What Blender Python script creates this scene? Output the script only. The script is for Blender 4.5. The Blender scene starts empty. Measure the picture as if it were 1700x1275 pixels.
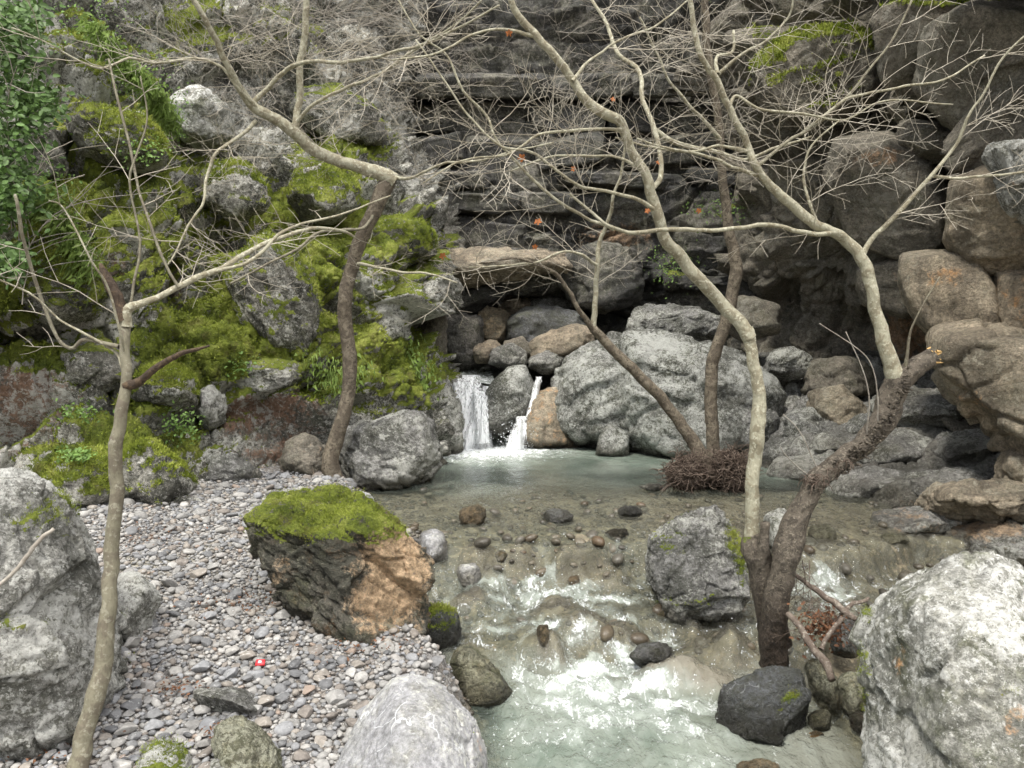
import bpy, math, random, time
import numpy as np
from mathutils import Vector
T0 = time.time()
random.seed(7); rng = np.random.default_rng(7)
R = math.radians
scene = bpy.context.scene
COL = scene.collection

# ------------------------------------------------------------------ camera, world, sun, exposure
CAMZ = 1.8
F = 1228.0                      # focal length in pixels of the 1700 px wide photograph
PITCH = math.atan((637.5 - 560) / F)
cam_d = bpy.data.cameras.new('camera'); cam = bpy.data.objects.new('camera', cam_d); COL.objects.link(cam)
cam_d.sensor_width = 36; cam_d.lens = 36 * F / 1700; cam_d.clip_end = 500; cam_d.clip_start = 0.05
cam.location = (0, 0, CAMZ); cam.rotation_euler = (R(90) - PITCH, 0, 0)
scene.camera = cam
SUN_EL, SUN_AZ = 60, -42        # light from high up, left and a little behind the camera
world = bpy.data.worlds.new('World'); scene.world = world; world.use_nodes = True
wn = world.node_tree; bgn = wn.nodes['Background']
sky = wn.nodes.new('ShaderNodeTexSky'); sky.sky_type = 'NISHITA'; sky.sun_disc = False
sky.sun_elevation = R(SUN_EL); sky.sun_rotation = R(180 + SUN_AZ); sky.dust_density = 4; sky.ozone_density = 0.6
hs = wn.nodes.new('ShaderNodeHueSaturation'); hs.inputs['Saturation'].default_value = 0.28
wn.links.new(sky.outputs[0], hs.inputs['Color']); wn.links.new(hs.outputs[0], bgn.inputs[0])
bgn.inputs[1].default_value = 0.115
sd = bpy.data.lights.new('sun', 'SUN'); sd.energy = 1.5; sd.angle = R(11); sd.color = (1.0, 0.96, 0.88)
sun = bpy.data.objects.new('sun', sd); COL.objects.link(sun)
_d = Vector((math.sin(R(SUN_AZ)) * math.cos(R(SUN_EL)), -math.cos(R(SUN_AZ)) * math.cos(R(SUN_EL)), math.sin(R(SUN_EL))))
sun.rotation_euler = _d.to_track_quat('Z', 'Y').to_euler(); sun.location = _d * 30
vs = scene.view_settings
vs.view_transform = 'Standard'; vs.look = 'None'; vs.gamma = 1; vs.use_curve_mapping = False
vs.exposure = 1.36
cy = scene.cycles
cy.use_denoising = True; cy.max_bounces = 8; cy.diffuse_bounces = 3; cy.glossy_bounces = 2
cy.transmission_bounces = 3; cy.transparent_max_bounces = 12; cy.use_adaptive_sampling = True; cy.adaptive_threshold = 0.02
cy.caustics_reflective = False; cy.caustics_refractive = False

# ------------------------------------------------------------------ maths helpers
RIGHT = np.array([1.0, 0, 0]); FWD = np.array([0, math.cos(PITCH), -math.sin(PITCH)]); UP = np.array([0, math.sin(PITCH), math.cos(PITCH)])
CAM = np.array([0, 0, CAMZ])
def P(px, py, d):
    """world point seen at photo pixel (px, py) at world distance y = d"""
    px = np.asarray(px, float); py = np.asarray(py, float); d = np.asarray(d, float)
    ray = RIGHT * ((px - 850) / F)[..., None] + UP * ((637.5 - py) / F)[..., None] + FWD
    return CAM + ray * (d / ray[..., 1])[..., None]
def proj(p):
    q = p - CAM; w = q @ FWD
    return 850 + F * (q @ RIGHT) / w, 637.5 - F * (q @ UP) / w
def sstep(a, b, x):
    t = np.clip((x - a) / (b - a), 0, 1); return t * t * (3 - 2 * t)
_NT = 64
_tab = np.random.default_rng(3).random((_NT, _NT, _NT)).astype(np.float32) * 2 - 1
_tabf = _tab.ravel()
def vnoise(p):
    p = p.astype(np.float32); f = np.floor(p); i = f.astype(np.int64) & (_NT - 1); t = p - f
    t = t * t * t * (t * (t * 6 - 15) + 10); j = (i + 1) & (_NT - 1)
    x0, y0, z0 = i[:, 0] * _NT * _NT, i[:, 1] * _NT, i[:, 2]; x1, y1, z1 = j[:, 0] * _NT * _NT, j[:, 1] * _NT, j[:, 2]
    tx, ty, tz = t[:, 0], t[:, 1], t[:, 2]; T = _tabf
    a = T[x0 + y0 + z0] * (1 - tx) + T[x1 + y0 + z0] * tx; b = T[x0 + y1 + z0] * (1 - tx) + T[x1 + y1 + z0] * tx
    c = T[x0 + y0 + z1] * (1 - tx) + T[x1 + y0 + z1] * tx; d = T[x0 + y1 + z1] * (1 - tx) + T[x1 + y1 + z1] * tx
    return (a * (1 - ty) + b * ty) * (1 - tz) + (c * (1 - ty) + d * ty) * tz
_RM = np.array([[0.00, 0.80, 0.60], [-0.80, 0.36, -0.48], [-0.60, -0.48, 0.64]])
def fbm(p, scale, octv=5, rough=0.5, seed=0.0, ridged=False):
    q = p * scale + seed * 17.31; s = np.zeros(len(p), np.float32); a = 1.0; tot = 0
    for _ in range(octv):
        n = vnoise(q)
        if ridged: n = 1 - 2 * np.abs(n)
        s += a * n; tot += a; a *= rough; q = (q @ _RM) * 2.03 + 5.1
    return s / tot
def _h(i, k):
    x = (i[:, 0] * 73856093) ^ (i[:, 1] * 19349663) ^ (i[:, 2] * 83492791) ^ (k * 2654435761)
    x = (x ^ (x >> 13)) * 1274126177 & 0xffffffff; x = (x ^ (x >> 16)) * 2246822519 & 0xffffffff
    return ((x ^ (x >> 15)) & 0xffffff).astype(np.float32) / 16777216.0
def worley(p):
    """F2-F1, cell hash (3 numbers), vector from cell centre"""
    f = np.floor(p).astype(np.int64); n = len(p)
    d1 = np.full(n, 9e9, np.float32); d2 = d1.copy(); c1 = np.zeros((n, 3), np.int64); v1 = np.zeros((n, 3), np.float32)
    for dx in (-1, 0, 1):
        for dy in (-1, 0, 1):
            for dz in (-1, 0, 1):
                c = f + (dx, dy, dz)
                o = np.stack([_h(c, 1), _h(c, 2), _h(c, 3)], 1) * 0.9
                v = (p - (c + o)).astype(np.float32); d = (v * v).sum(1)
                m = d < d1
                d2 = np.where(m, d1, np.minimum(d2, d)); d1 = np.where(m, d, d1)
                c1[m] = c[m]; v1[m] = v[m]
    return np.sqrt(d2) - np.sqrt(d1), np.stack([_h(c1, 5), _h(c1, 6), _h(c1, 7)], 1) * 2 - 1, v1
def blocks(p, scale, rot=0.0, stretch=(1, 1, 1), tilt=0.5, w=0.10, crack=0.25):
    """displacement of a blocky rock face: every cell stands proud or back, is tilted, and is cut off by cracks"""
    c, s = math.cos(rot), math.sin(rot)
    q = np.stack([p[:, 0] * c + p[:, 2] * s, p[:, 1], -p[:, 0] * s + p[:, 2] * c], 1)
    wob = np.stack([fbm(p, 1.5 * scale, 2, seed=k) for k in (1, 2, 3)], 1) * 0.22
    q = q * scale / np.array(stretch) + wob
    e, h, v = worley(q)
    k = sstep(0, w, e)
    return k * (h[:, 0] * 0.5 + tilt * (v * h).sum(1)) - crack * (1 - k)

# ------------------------------------------------------------------ object helpers
def tag(o, label=None, cat=None, group=None, kind=None):
    for k, v in (('label', label), ('category', cat), ('group', group), ('kind', kind)):
        if v: o[k] = v
    return o
def new_obj(name, me, parent=None, loc=(0, 0, 0)):
    o = bpy.data.objects.new(name, me); COL.objects.link(o); o.location = loc
    if parent is not None: o.parent = parent
    return o
def empty(name, loc=(0, 0, 0)):
    o = bpy.data.objects.new(name, None); COL.objects.link(o); o.location = loc; o.empty_display_size = 0.2
    return o
def mesh(name, v, f, mat=None, smooth=True, attrs=None):
    """v (n,3), f (m,3) or (m,4) int array"""
    me = bpy.data.meshes.new(name); v = np.ascontiguousarray(v, np.float32); f = np.ascontiguousarray(f, np.int32)
    k = f.shape[1]; me.vertices.add(len(v)); me.vertices.foreach_set('co', v.ravel())
    me.loops.add(f.size); me.loops.foreach_set('vertex_index', f.ravel())
    me.polygons.add(len(f)); me.polygons.foreach_set('loop_start', np.arange(0, f.size, k, dtype=np.int32))
    me.polygons.foreach_set('loop_total', np.full(len(f), k, np.int32))
    me.update(calc_edges=True)
    if smooth: me.polygons.foreach_set('use_smooth', np.ones(len(f), bool))
    for n, a in (attrs or {}).items():
        t = me.attributes.new(n, 'FLOAT', 'POINT'); t.data.foreach_set('value', np.ascontiguousarray(a, np.float32))
    if mat: me.materials.append(mat)
    return me
def vnormals(v, f):
    a, b, c = v[f[:, 0]], v[f[:, 1]], v[f[:, 2]]
    n = np.cross(b - a, c - a)
    if f.shape[1] == 4: n = n + np.cross(c - a, v[f[:, 3]] - a)
    out = np.zeros_like(v)
    for k in range(f.shape[1]):
        for ax in range(3): out[:, ax] += np.bincount(f[:, k], n[:, ax], len(v))
    return out / (np.linalg.norm(out, axis=1, keepdims=True) + 1e-12)
def grid_faces(nu, nv):
    i = np.arange(nu * nv).reshape(nu, nv)
    return np.stack([i[:-1, :-1], i[:-1, 1:], i[1:, 1:], i[1:, :-1]], -1).reshape(-1, 4)
_ico = {}
def ico(n):
    if n not in _ico:
        t = (1 + 5 ** .5) / 2
        v = np.array([(-1, t, 0), (1, t, 0), (-1, -t, 0), (1, -t, 0), (0, -1, t), (0, 1, t), (0, -1, -t), (0, 1, -t), (t, 0, -1), (t, 0, 1), (-t, 0, -1), (-t, 0, 1)], float)
        f = np.array([(0, 11, 5), (0, 5, 1), (0, 1, 7), (0, 7, 10), (0, 10, 11), (1, 5, 9), (5, 11, 4), (11, 10, 2), (10, 7, 6), (7, 1, 8), (3, 9, 4), (3, 4, 2), (3, 2, 6), (3, 6, 8), (3, 8, 9), (4, 9, 5), (2, 4, 11), (6, 2, 10), (8, 6, 7), (9, 8, 1)])
        v /= np.linalg.norm(v, axis=1, keepdims=True)
        for _ in range(n):
            e = np.concatenate([f[:, [0, 1]], f[:, [1, 2]], f[:, [2, 0]]]); e.sort(axis=1)
            u, inv = np.unique(e, axis=0, return_inverse=True); inv = inv.ravel()
            m = v[u[:, 0]] + v[u[:, 1]]; m /= np.linalg.norm(m, axis=1, keepdims=True)
            a, b, c = (inv + len(v)).reshape(3, -1); v = np.concatenate([v, m])
            f = np.concatenate([np.stack(x, 1) for x in ((f[:, 0], a, c), (f[:, 1], b, a), (f[:, 2], c, b), (a, b, c))])
        _ico[n] = (v, f)
    return _ico[n]

# ------------------------------------------------------------------ materials
class G:
    def __init__(s, name):
        s.m = bpy.data.materials.new(name); s.m.use_nodes = True; s.t = s.m.node_tree; s.t.nodes.clear()
        s.out = s.n('OutputMaterial')
    def n(s, typ, **kw):
        nd = s.t.nodes.new('ShaderNode' + typ)
        for k, v in kw.items():
            if hasattr(nd, k) and not isinstance(getattr(type(nd), k, None), type(None)): setattr(nd, k, v)
            else: setattr(nd, k, v)
        return nd
    def put(s, sock, v):
        if isinstance(v, bpy.types.NodeSocket): s.t.links.new(v, sock)
        elif v is not None:
            if hasattr(sock.default_value, '__len__') and len(sock.default_value) == 4 and len(v) == 3: v = (*v, 1)
            sock.default_value = v
    def noise(s, vec, scale, detail=6, rough=0.6, dist=0.0):
        nd = s.n('TexNoise'); s.put(nd.inputs['Vector'], vec); nd.inputs['Scale'].default_value = scale
        nd.inputs['Detail'].default_value = detail; nd.inputs['Roughness'].default_value = rough; nd.inputs['Distortion'].default_value = dist
        return nd.outputs['Fac']
    def voro(s, vec, scale, feature='DISTANCE_TO_EDGE', out='Distance', rand=1):
        nd = s.n('TexVoronoi'); nd.feature = feature; s.put(nd.inputs['Vector'], vec); nd.inputs['Scale'].default_value = scale
        nd.inputs['Randomness'].default_value = rand
        return nd.outputs[out]
    def mapr(s, v, a, b, c=0.0, d=1.0, smooth=True):
        nd = s.n('MapRange'); nd.interpolation_type = 'SMOOTHSTEP' if smooth else 'LINEAR'
        for i, x in enumerate((v, a, b, c, d)): s.put(nd.inputs[i], x)
        return nd.outputs[0]
    def math(s, op, a, b=None, c=None, clamp=False):
        nd = s.n('Math'); nd.operation = op; nd.use_clamp = clamp
        s.put(nd.inputs[0], a); s.put(nd.inputs[1], b)
        if c is not None: s.put(nd.inputs[2], c)
        return nd.outputs[0]
    def mix(s, fac, a, b, mode='MIX'):
        nd = s.n('Mix'); nd.data_type = 'RGBA'; nd.blend_type = mode; nd.clamp_factor = True
        s.put(nd.inputs[0], fac); s.put(nd.inputs[6], a); s.put(nd.inputs[7], b)
        return nd.outputs[2]
    def ramp(s, fac, stops):
        nd = s.n('ValToRGB'); e = nd.color_ramp.elements
        while len(e) > 1: e.remove(e[-1])
        e[0].position = stops[0][0]; e[0].color = (*stops[0][1], 1)
        for p, c in stops[1:]:
            x = e.new(p); x.color = (*c, 1)
        s.put(nd.inputs[0], fac); return nd.outputs[0]
    def attr(s, name):
        nd = s.n('Attribute'); nd.attribute_name = name; return nd.outputs['Fac']
    def pos(s, scale=(1, 1, 1), rot=(0, 0, 0), which='world'):
        if which == 'world': v = s.n('NewGeometry').outputs['Position']
        else: v = s.n('TexCoord').outputs['Object']
        if scale == (1, 1, 1) and rot == (0, 0, 0): return v
        nd = s.n('Mapping'); s.put(nd.inputs['Vector'], v); nd.inputs['Scale'].default_value = scale; nd.inputs['Rotation'].default_value = rot
        return nd.outputs[0]
    def bump(s, h, strength=0.5, dist=0.02, normal=None):
        nd = s.n('Bump'); s.put(nd.inputs['Height'], h); s.put(nd.inputs['Strength'], strength); nd.inputs['Distance'].default_value = dist
        if normal is not None: s.put(nd.inputs['Normal'], normal)
        return nd.outputs[0]
    def bsdf(s, color, rough=0.8, normal=None, spec=0.4, **kw):
        b = s.n('BsdfPrincipled'); s.put(b.inputs['Base Color'], color); s.put(b.inputs['Roughness'], rough)
        s.put(b.inputs['Specular IOR Level'], spec)
        if normal is not None: s.put(b.inputs['Normal'], normal)
        for k, v in kw.items(): s.put(b.inputs[k.replace('_', ' ')], v)
        return b.outputs[0]
    def done(s, sh):
        s.t.links.new(sh, s.out.inputs[0]); return s.m

MOSS_A, MOSS_B, MOSS_C = (0.028, 0.042, 0.008), (0.14, 0.18, 0.024), (0.44, 0.47, 0.12)
def moss_color(g, pos):
    k = g.noise(pos, 3.0, 5, 0.65); k2 = g.noise(pos, 38, 6, 0.8)
    k = g.math('ADD', g.math('MULTIPLY', k, 0.75), g.math('MULTIPLY', k2, 0.50))
    c = g.ramp(k, [(0.42, MOSS_A), (0.56, MOSS_B), (0.66, (0.26, 0.31, 0.045)), (0.78, MOSS_C)])
    br = g.mapr(g.noise(pos, 4.5, 7, 0.7), 0.53, 0.64)
    return g.mix(g.math('MULTIPLY', br, 0.55), c, (0.15, 0.13, 0.045))
def rock_mat(name, c1, c2, c3, lichen=0.3, lichen_col=(0.62, 0.62, 0.56), stain=0.0, stain_col=(0.03, 0.03, 0.032), veins=0.0,
             bump=0.9, tint_col=(0.38, 0.2, 0.08), strata=0.0, scale=1.0, green=0.25, speck=0.5, pit=0.5, crackb=0.10, mott=0.6):
    g = G(name); pos = g.pos()
    n1 = g.noise(pos, 1.1 * scale, 7, 0.62, 0.3); n2 = g.noise(pos, 5.5 * scale, 9, 0.68, 0.6); n3 = g.noise(pos, 28 * scale, 8, 0.75)
    col = g.mix(g.mapr(n1, 0.38, 0.62), c1, c2)
    col = g.mix(g.mapr(n2, 0.5, 0.68), col, c3)
    col = g.mix(g.math('MULTIPLY', g.mapr(g.noise(pos, 3.3 * scale, 6, 0.7), 0.5, 0.66), green), col, (0.11, 0.12, 0.05))
    # tone grain
    gr = g.mapr(n3, 0.3, 0.72, 0.42, 1.55, False)
    vg = g.n('CombineColor'); [g.put(vg.inputs[i], gr) for i in range(3)]
    col = g.mix(1.0, col, vg.outputs[0], 'MULTIPLY')
    if pit:
        pn = g.math('ADD', g.noise(pos, 15 * scale, 9, 0.8, 0.3), g.math('MULTIPLY', g.math('SUBTRACT', g.noise(pos, 2.0 * scale, 4, 0.6), 0.5), 0.7))
        col = g.mix(g.math('MULTIPLY', g.mapr(pn, 0.49, 0.54), pit), col, (0.055, 0.055, 0.045))
    if mott:
        mt = g.math('ADD', g.noise(pos, 26 * scale, 7, 0.82, 0.2), g.math('MULTIPLY', g.math('SUBTRACT', g.noise(pos, 3.1 * scale, 4, 0.6), 0.5), 0.55))
        col = g.mix(g.math('MULTIPLY', g.mapr(mt, 0.475, 0.525), mott), col, g.mix(g.mapr(n1, 0.45, 0.6), (0.06, 0.062, 0.045), (0.10, 0.105, 0.055)))
        wl = g.math('ADD', g.noise(pos, 33 * scale, 7, 0.8, 0.2), g.math('MULTIPLY', g.math('SUBTRACT', n1, 0.5), 0.5))
        col = g.mix(g.math('MULTIPLY', g.mapr(wl, 0.54, 0.575), 0.75 * min(1.0, lichen + .25)), col, lichen_col)
    if strata:
        sp = g.pos((0.5, 0.5, 7.0), (0.0, 0.09, 0)); ns = g.noise(sp, 1.6, 6, 0.6, 0.5)
        col = g.mix(g.math('MULTIPLY', g.mapr(ns, 0.5, 0.64), strata), col, (0.05, 0.048, 0.045))
    if stain:
        st = g.pos((2.4, 2.4, 0.32)); ns = g.noise(st, 1.0, 7, 0.65, 0.4)
        col = g.mix(g.math('MULTIPLY', g.mapr(ns, 0.44, 0.6), stain), col, stain_col)
    # orange / brown patches painted by attribute
    tn = g.mapr(g.math('ADD', g.attr('tint'), g.math('MULTIPLY', g.math('SUBTRACT', g.noise(pos, 7, 9, 0.75), 0.5), 2.2)), 0.35, 0.75)
    tcol = g.mix(g.mapr(g.noise(pos, 16, 6, 0.7), 0.4, 0.62), tint_col, tuple(min(1, x * 1.5 + .04) for x in tint_col))
    tcol = g.mix(1.0, tcol, vg.outputs[0], 'MULTIPLY')
    col = g.mix(g.math('MULTIPLY', tn, 0.9), col, tcol)
    if lichen:
        l = g.noise(pos, 11 * scale, 8, 0.78, 0.4); lm = g.mapr(g.math('ADD', l, g.math('MULTIPLY', g.math('SUBTRACT', n1, 0.5), 0.6)), 0.60 - 0.14 * lichen, 0.66 - 0.12 * lichen)
        col = g.mix(g.math('MULTIPLY', lm, 0.8), col, g.mix(g.mapr(n3, 0.4, 0.6), lichen_col, tuple(x * 0.72 for x in lichen_col)))
    if speck:
        sp = g.mapr(g.noise(pos, 75 * scale, 3, 0.6), 0.60, 0.68); col = g.mix(g.math('MULTIPLY', sp, speck), col, (0.05, 0.05, 0.04))
    if veins:
        v = g.n('TexVoronoi'); v.feature = 'DISTANCE_TO_EDGE'
        wv = g.n('Mix'); wv.data_type = 'VECTOR'; wv.inputs[0].default_value = 0.12
        nn = g.n('TexNoise'); g.put(nn.inputs['Vector'], pos); nn.inputs['Scale'].default_value = 7
        g.t.links.new(pos, wv.inputs[4]); g.t.links.new(nn.outputs['Color'], wv.inputs[5]); g.t.links.new(wv.outputs[1], v.inputs['Vector'])
        v.inputs['Scale'].default_value = 7.5
        vm = g.math('MULTIPLY', g.mapr(v.outputs['Distance'], 0.004, 0.02, 1, 0), g.mapr(g.noise(pos, 6, 3, 0.6), 0.5, 0.6))
        col = g.mix(g.math('MULTIPLY', vm, veins), col, (0.7, 0.72, 0.74))
    wet = g.attr('wet')
    wcol = g.mix(1.0, col, (0.42, 0.40, 0.37), 'MULTIPLY'); col = g.mix(wet, col, wcol)
    rough = g.mapr(wet, 0, 1, 0.88, 0.28, False)
    # moss
    ma = g.attr('moss'); mn = g.math('SUBTRACT', g.noise(pos, 19, 7, 0.75), 0.5)
    mm = g.mapr(g.math('ADD', ma, g.math('MULTIPLY', mn, 1.9)), 0.44, 0.56)
    col = g.mix(mm, col, moss_color(g, pos)); rough = g.math('MAXIMUM', rough, mm)
    cr = g.mapr(g.voro(g.pos((1, 1, 1.6)), 9 * scale), 0.0, 0.05)
    h = g.math('ADD', g.math('MULTIPLY', n3, 0.9), g.math('MULTIPLY', n2, 1.3))
    h = g.math('ADD', h, g.math('MULTIPLY', cr, crackb))
    h = g.math('ADD', h, g.math('MULTIPLY', g.noise(pos, 110, 4, 0.7), g.mapr(mm, 0, 1, 0.16, 0.9)))
    nrm = g.bump(h, bump, 0.06)
    return g.done(g.bsdf(col, rough, nrm, 0.35))
M = {}
M['pale'] = rock_mat('pale_limestone', (0.41, 0.405, 0.37), (0.53, 0.52, 0.48), (0.29, 0.28, 0.25), lichen=0.8, lichen_col=(0.72, 0.72, 0.67), green=0.35, pit=.45, crackb=0.03)
M['white'] = rock_mat('white_limestone', (0.41, 0.405, 0.365), (0.51, 0.505, 0.465), (0.28, 0.275, 0.22), lichen=0.7, lichen_col=(0.74, 0.74, 0.70), green=0.7, speck=0.5, pit=0.4, crackb=0.0, bump=0.65, mott=.5)
M['grey'] = rock_mat('grey_limestone', (0.30, 0.295, 0.28), (0.40, 0.39, 0.37), (0.17, 0.165, 0.15), lichen=0.55, green=0.3)
M['blue'] = rock_mat('blue_grey_limestone', (0.315, 0.315, 0.325), (0.385, 0.385, 0.395), (0.26, 0.255, 0.235), lichen=0.12, veins=0.75, bump=0.4, green=0.15, speck=0.35, pit=0.15, crackb=0.02, mott=0.12)
M['cliff'] = rock_mat('mossy_cliff_rock', (0.32, 0.305, 0.265), (0.48, 0.465, 0.41), (0.17, 0.155, 0.13), lichen=0.62, lichen_col=(0.74, 0.73, 0.66), green=0.45, tint_col=(0.20, 0.115, 0.07), bump=1.0, pit=0.8)
M['wall'] = rock_mat('dark_strata_rock', (0.15, 0.145, 0.14), (0.27, 0.25, 0.22), (0.075, 0.07, 0.068), lichen=0.25, lichen_col=(0.36, 0.34, 0.28), stain=0.4, strata=0.5, green=0.3, tint_col=(0.30, 0.20, 0.12), bump=1.0)
M['tan'] = rock_mat('tan_block_rock', (0.58, 0.48, 0.35), (0.46, 0.39, 0.29), (0.30, 0.24, 0.175), lichen=0.15, lichen_col=(0.5, 0.46, 0.36), stain=0.55, stain_col=(0.10, 0.085, 0.065), green=0.2, tint_col=(0.42, 0.24, 0.11), mott=.3, pit=.35)
M['dim'] = rock_mat('brown_grey_block_rock', (0.37, 0.33, 0.265), (0.28, 0.245, 0.195), (0.16, 0.14, 0.112), lichen=0.3, lichen_col=(0.38, 0.36, 0.3), stain=0.3, stain_col=(0.10, 0.09, 0.075), green=0.35, tint_col=(0.30, 0.19, 0.11), mott=.4, pit=.4)
M['olive'] = rock_mat('olive_stone', (0.28, 0.27, 0.19), (0.36, 0.35, 0.25), (0.16, 0.14, 0.08), lichen=0.4, lichen_col=(0.52, 0.52, 0.4), green=0.7, tint_col=(0.36, 0.24, 0.1))
M['ochre'] = rock_mat('ochre_stone', (0.34, 0.26, 0.16), (0.42, 0.34, 0.22), (0.23, 0.18, 0.12), lichen=0.1, green=0.3, tint_col=(0.45, 0.25, 0.08))
M['dark'] = rock_mat('dark_stone', (0.12, 0.125, 0.13), (0.20, 0.20, 0.20), (0.08, 0.078, 0.07), lichen=0.2, lichen_col=(0.35, 0.36, 0.36), veins=0.25, green=0.5, tint_col=(0.25, 0.14, 0.07))
M['shelf'] = rock_mat('wet_shelf_rock', (0.33, 0.32, 0.30), (0.42, 0.405, 0.38), (0.22, 0.205, 0.18), lichen=0.45, green=0.35, pit=0.5, mott=.45, tint_col=(0.40, 0.29, 0.19))
M['slab'] = rock_mat('pitted_slab_rock', (0.36, 0.36, 0.33), (0.46, 0.46, 0.43), (0.22, 0.215, 0.19), lichen=0.6, lichen_col=(0.66, 0.67, 0.62), green=0.5, pit=0.7, bump=1.0)
M['brown'] = rock_mat('brown_mossy_boulder_rock', (0.13, 0.12, 0.095), (0.22, 0.205, 0.17), (0.16, 0.09, 0.04), lichen=0.2, lichen_col=(0.42, 0.40, 0.30), green=0.5, tint_col=(0.50, 0.35, 0.21), bump=1.0)

def bark_mat(name, a, b, c, scale=1.0, bump=0.5):
    g = G(name); pos = g.pos(); st = g.pos((1, 1, 0.35))
    n = g.noise(pos, 9 * scale, 5, 0.6, 0.6); n2 = g.noise(st, 60 * scale, 5, 0.7)
    col = g.mix(g.mapr(n, 0.46, 0.58), a, b); col = g.mix(g.mapr(g.noise(pos, 22 * scale, 5, 0.65), 0.55, 0.63), col, c)
    col = g.mix(g.mapr(n2, 0.45, 0.7, 0, 0.45), col, tuple(x * 0.45 for x in a))
    ma = g.attr('moss'); mm = g.mapr(g.math('ADD', ma, g.math('MULTIPLY', g.math('SUBTRACT', g.noise(pos, 25, 6, 0.7), 0.5), 1.0)), 0.45, 0.6)
    col = g.mix(mm, col, moss_color(g, pos))
    wet = g.attr('wet'); col = g.mix(wet, col, g.mix(1.0, col, (0.3, 0.26, 0.24), 'MULTIPLY'))
    h = g.math('ADD', g.math('MULTIPLY', n2, 0.7), g.math('MULTIPLY', n, 1.0))
    return g.done(g.bsdf(col, g.mapr(wet, 0, 1, 0.8, 0.45, False), g.bump(h, bump, 0.02), 0.3))
M['bark_pale'] = bark_mat('pale_plane_bark', (0.40, 0.38, 0.28), (0.27, 0.24, 0.165), (0.54, 0.52, 0.40), 1.6, 0.8)
M['bark_grey'] = bark_mat('grey_green_bark', (0.20, 0.185, 0.13), (0.15, 0.13, 0.095), (0.28, 0.265, 0.20), 1.5)
M['bark_dark'] = bark_mat('dark_brown_bark', (0.16, 0.135, 0.105), (0.085, 0.072, 0.056), (0.27, 0.235, 0.18), 2.2, 1.3)
M['bark_mid'] = bark_mat('brown_bark', (0.14, 0.115, 0.085), (0.24, 0.205, 0.15), (0.075, 0.06, 0.045), 1.6, 1.0)
M['twig'] = bark_mat('twig_bark', (0.46, 0.42, 0.34), (0.36, 0.32, 0.25), (0.54, 0.50, 0.42), 1.0, 0.1)
M['twig_grey'] = bark_mat('grey_twig_bark', (0.36, 0.33, 0.28), (0.28, 0.25, 0.21), (0.43, 0.40, 0.35), 1.0, 0.1)
M['drift'] = bark_mat('driftwood', (0.13, 0.10, 0.08), (0.19, 0.155, 0.125), (0.30, 0.265, 0.22), 1.5, 0.6)
M['roots'] = bark_mat('reddish_root_fibre', (0.095, 0.068, 0.052), (0.18, 0.14, 0.11), (0.06, 0.043, 0.034), 2, 0.1)
M['rotten'] = bark_mat('rotten_dark_wood', (0.07, 0.05, 0.035), (0.13, 0.09, 0.055), (0.05, 0.035, 0.025), 2, 0.9)
def flat_mat(name, col, rough=0.6, spec=0.3, var=0.35, scale=30, trans=0.0):
    g = G(name); pos = g.pos(); n = g.noise(pos, scale, 4, 0.6)
    oi = g.n('ObjectInfo').outputs['Random']; k = g.math('ADD', g.mapr(n, 0.3, 0.7, 1 - var, 1 + var, False), g.math('MULTIPLY', g.math('SUBTRACT', oi, 0.5), var * 0.6))
    vg = g.n('CombineColor'); [g.put(vg.inputs[i], k) for i in range(3)]
    c = g.mix(1.0, col, vg.outputs[0], 'MULTIPLY')
    b = g.bsdf(c, rough, None, spec)
    if trans:
        t = g.n('BsdfTranslucent'); g.put(t.inputs[0], c); mx = g.n('MixShader'); mx.inputs[0].default_value = trans
        g.t.links.new(b, mx.inputs[1]); g.t.links.new(t.outputs[0], mx.inputs[2]); b = mx.outputs[0]
    return g.done(b)
M['splinter'] = flat_mat('fresh_split_wood', (0.55, 0.36, 0.15), 0.8, 0.2, 0.3, 60)
M['leaf_ivy'] = flat_mat('ivy_leaf', (0.085, 0.155, 0.035), 0.5, 0.35, 0.5, 14, 0.2)
M['leaf_fresh'] = flat_mat('fresh_green_leaf', (0.17, 0.28, 0.07), 0.55, 0.35, 0.45, 10, 0.3)
M['grass'] = flat_mat('grass_blade', (0.26, 0.36, 0.10), 0.6, 0.3, 0.45, 8, 0.3)
M['leaf_dead'] = flat_mat('dead_orange_leaf', (0.42, 0.15, 0.05), 0.7, 0.3, 0.3, 30, 0.3)
M['leaf_litter'] = flat_mat('brown_leaf_litter', (0.15, 0.07, 0.035), 0.6, 0.3, 0.5, 30)
M['red'] = flat_mat('red_foil', (0.75, 0.05, 0.06), 0.35, 0.6, 0.2, 60)
M['label_white'] = flat_mat('white_print', (0.8, 0.7, 0.7), 0.4, 0.5, 0.1, 60)
g = G('moss_blade'); p_ = g.pos(); M['moss'] = g.done(g.bsdf(moss_color(g, p_), 0.9, None, 0.15))

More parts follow.
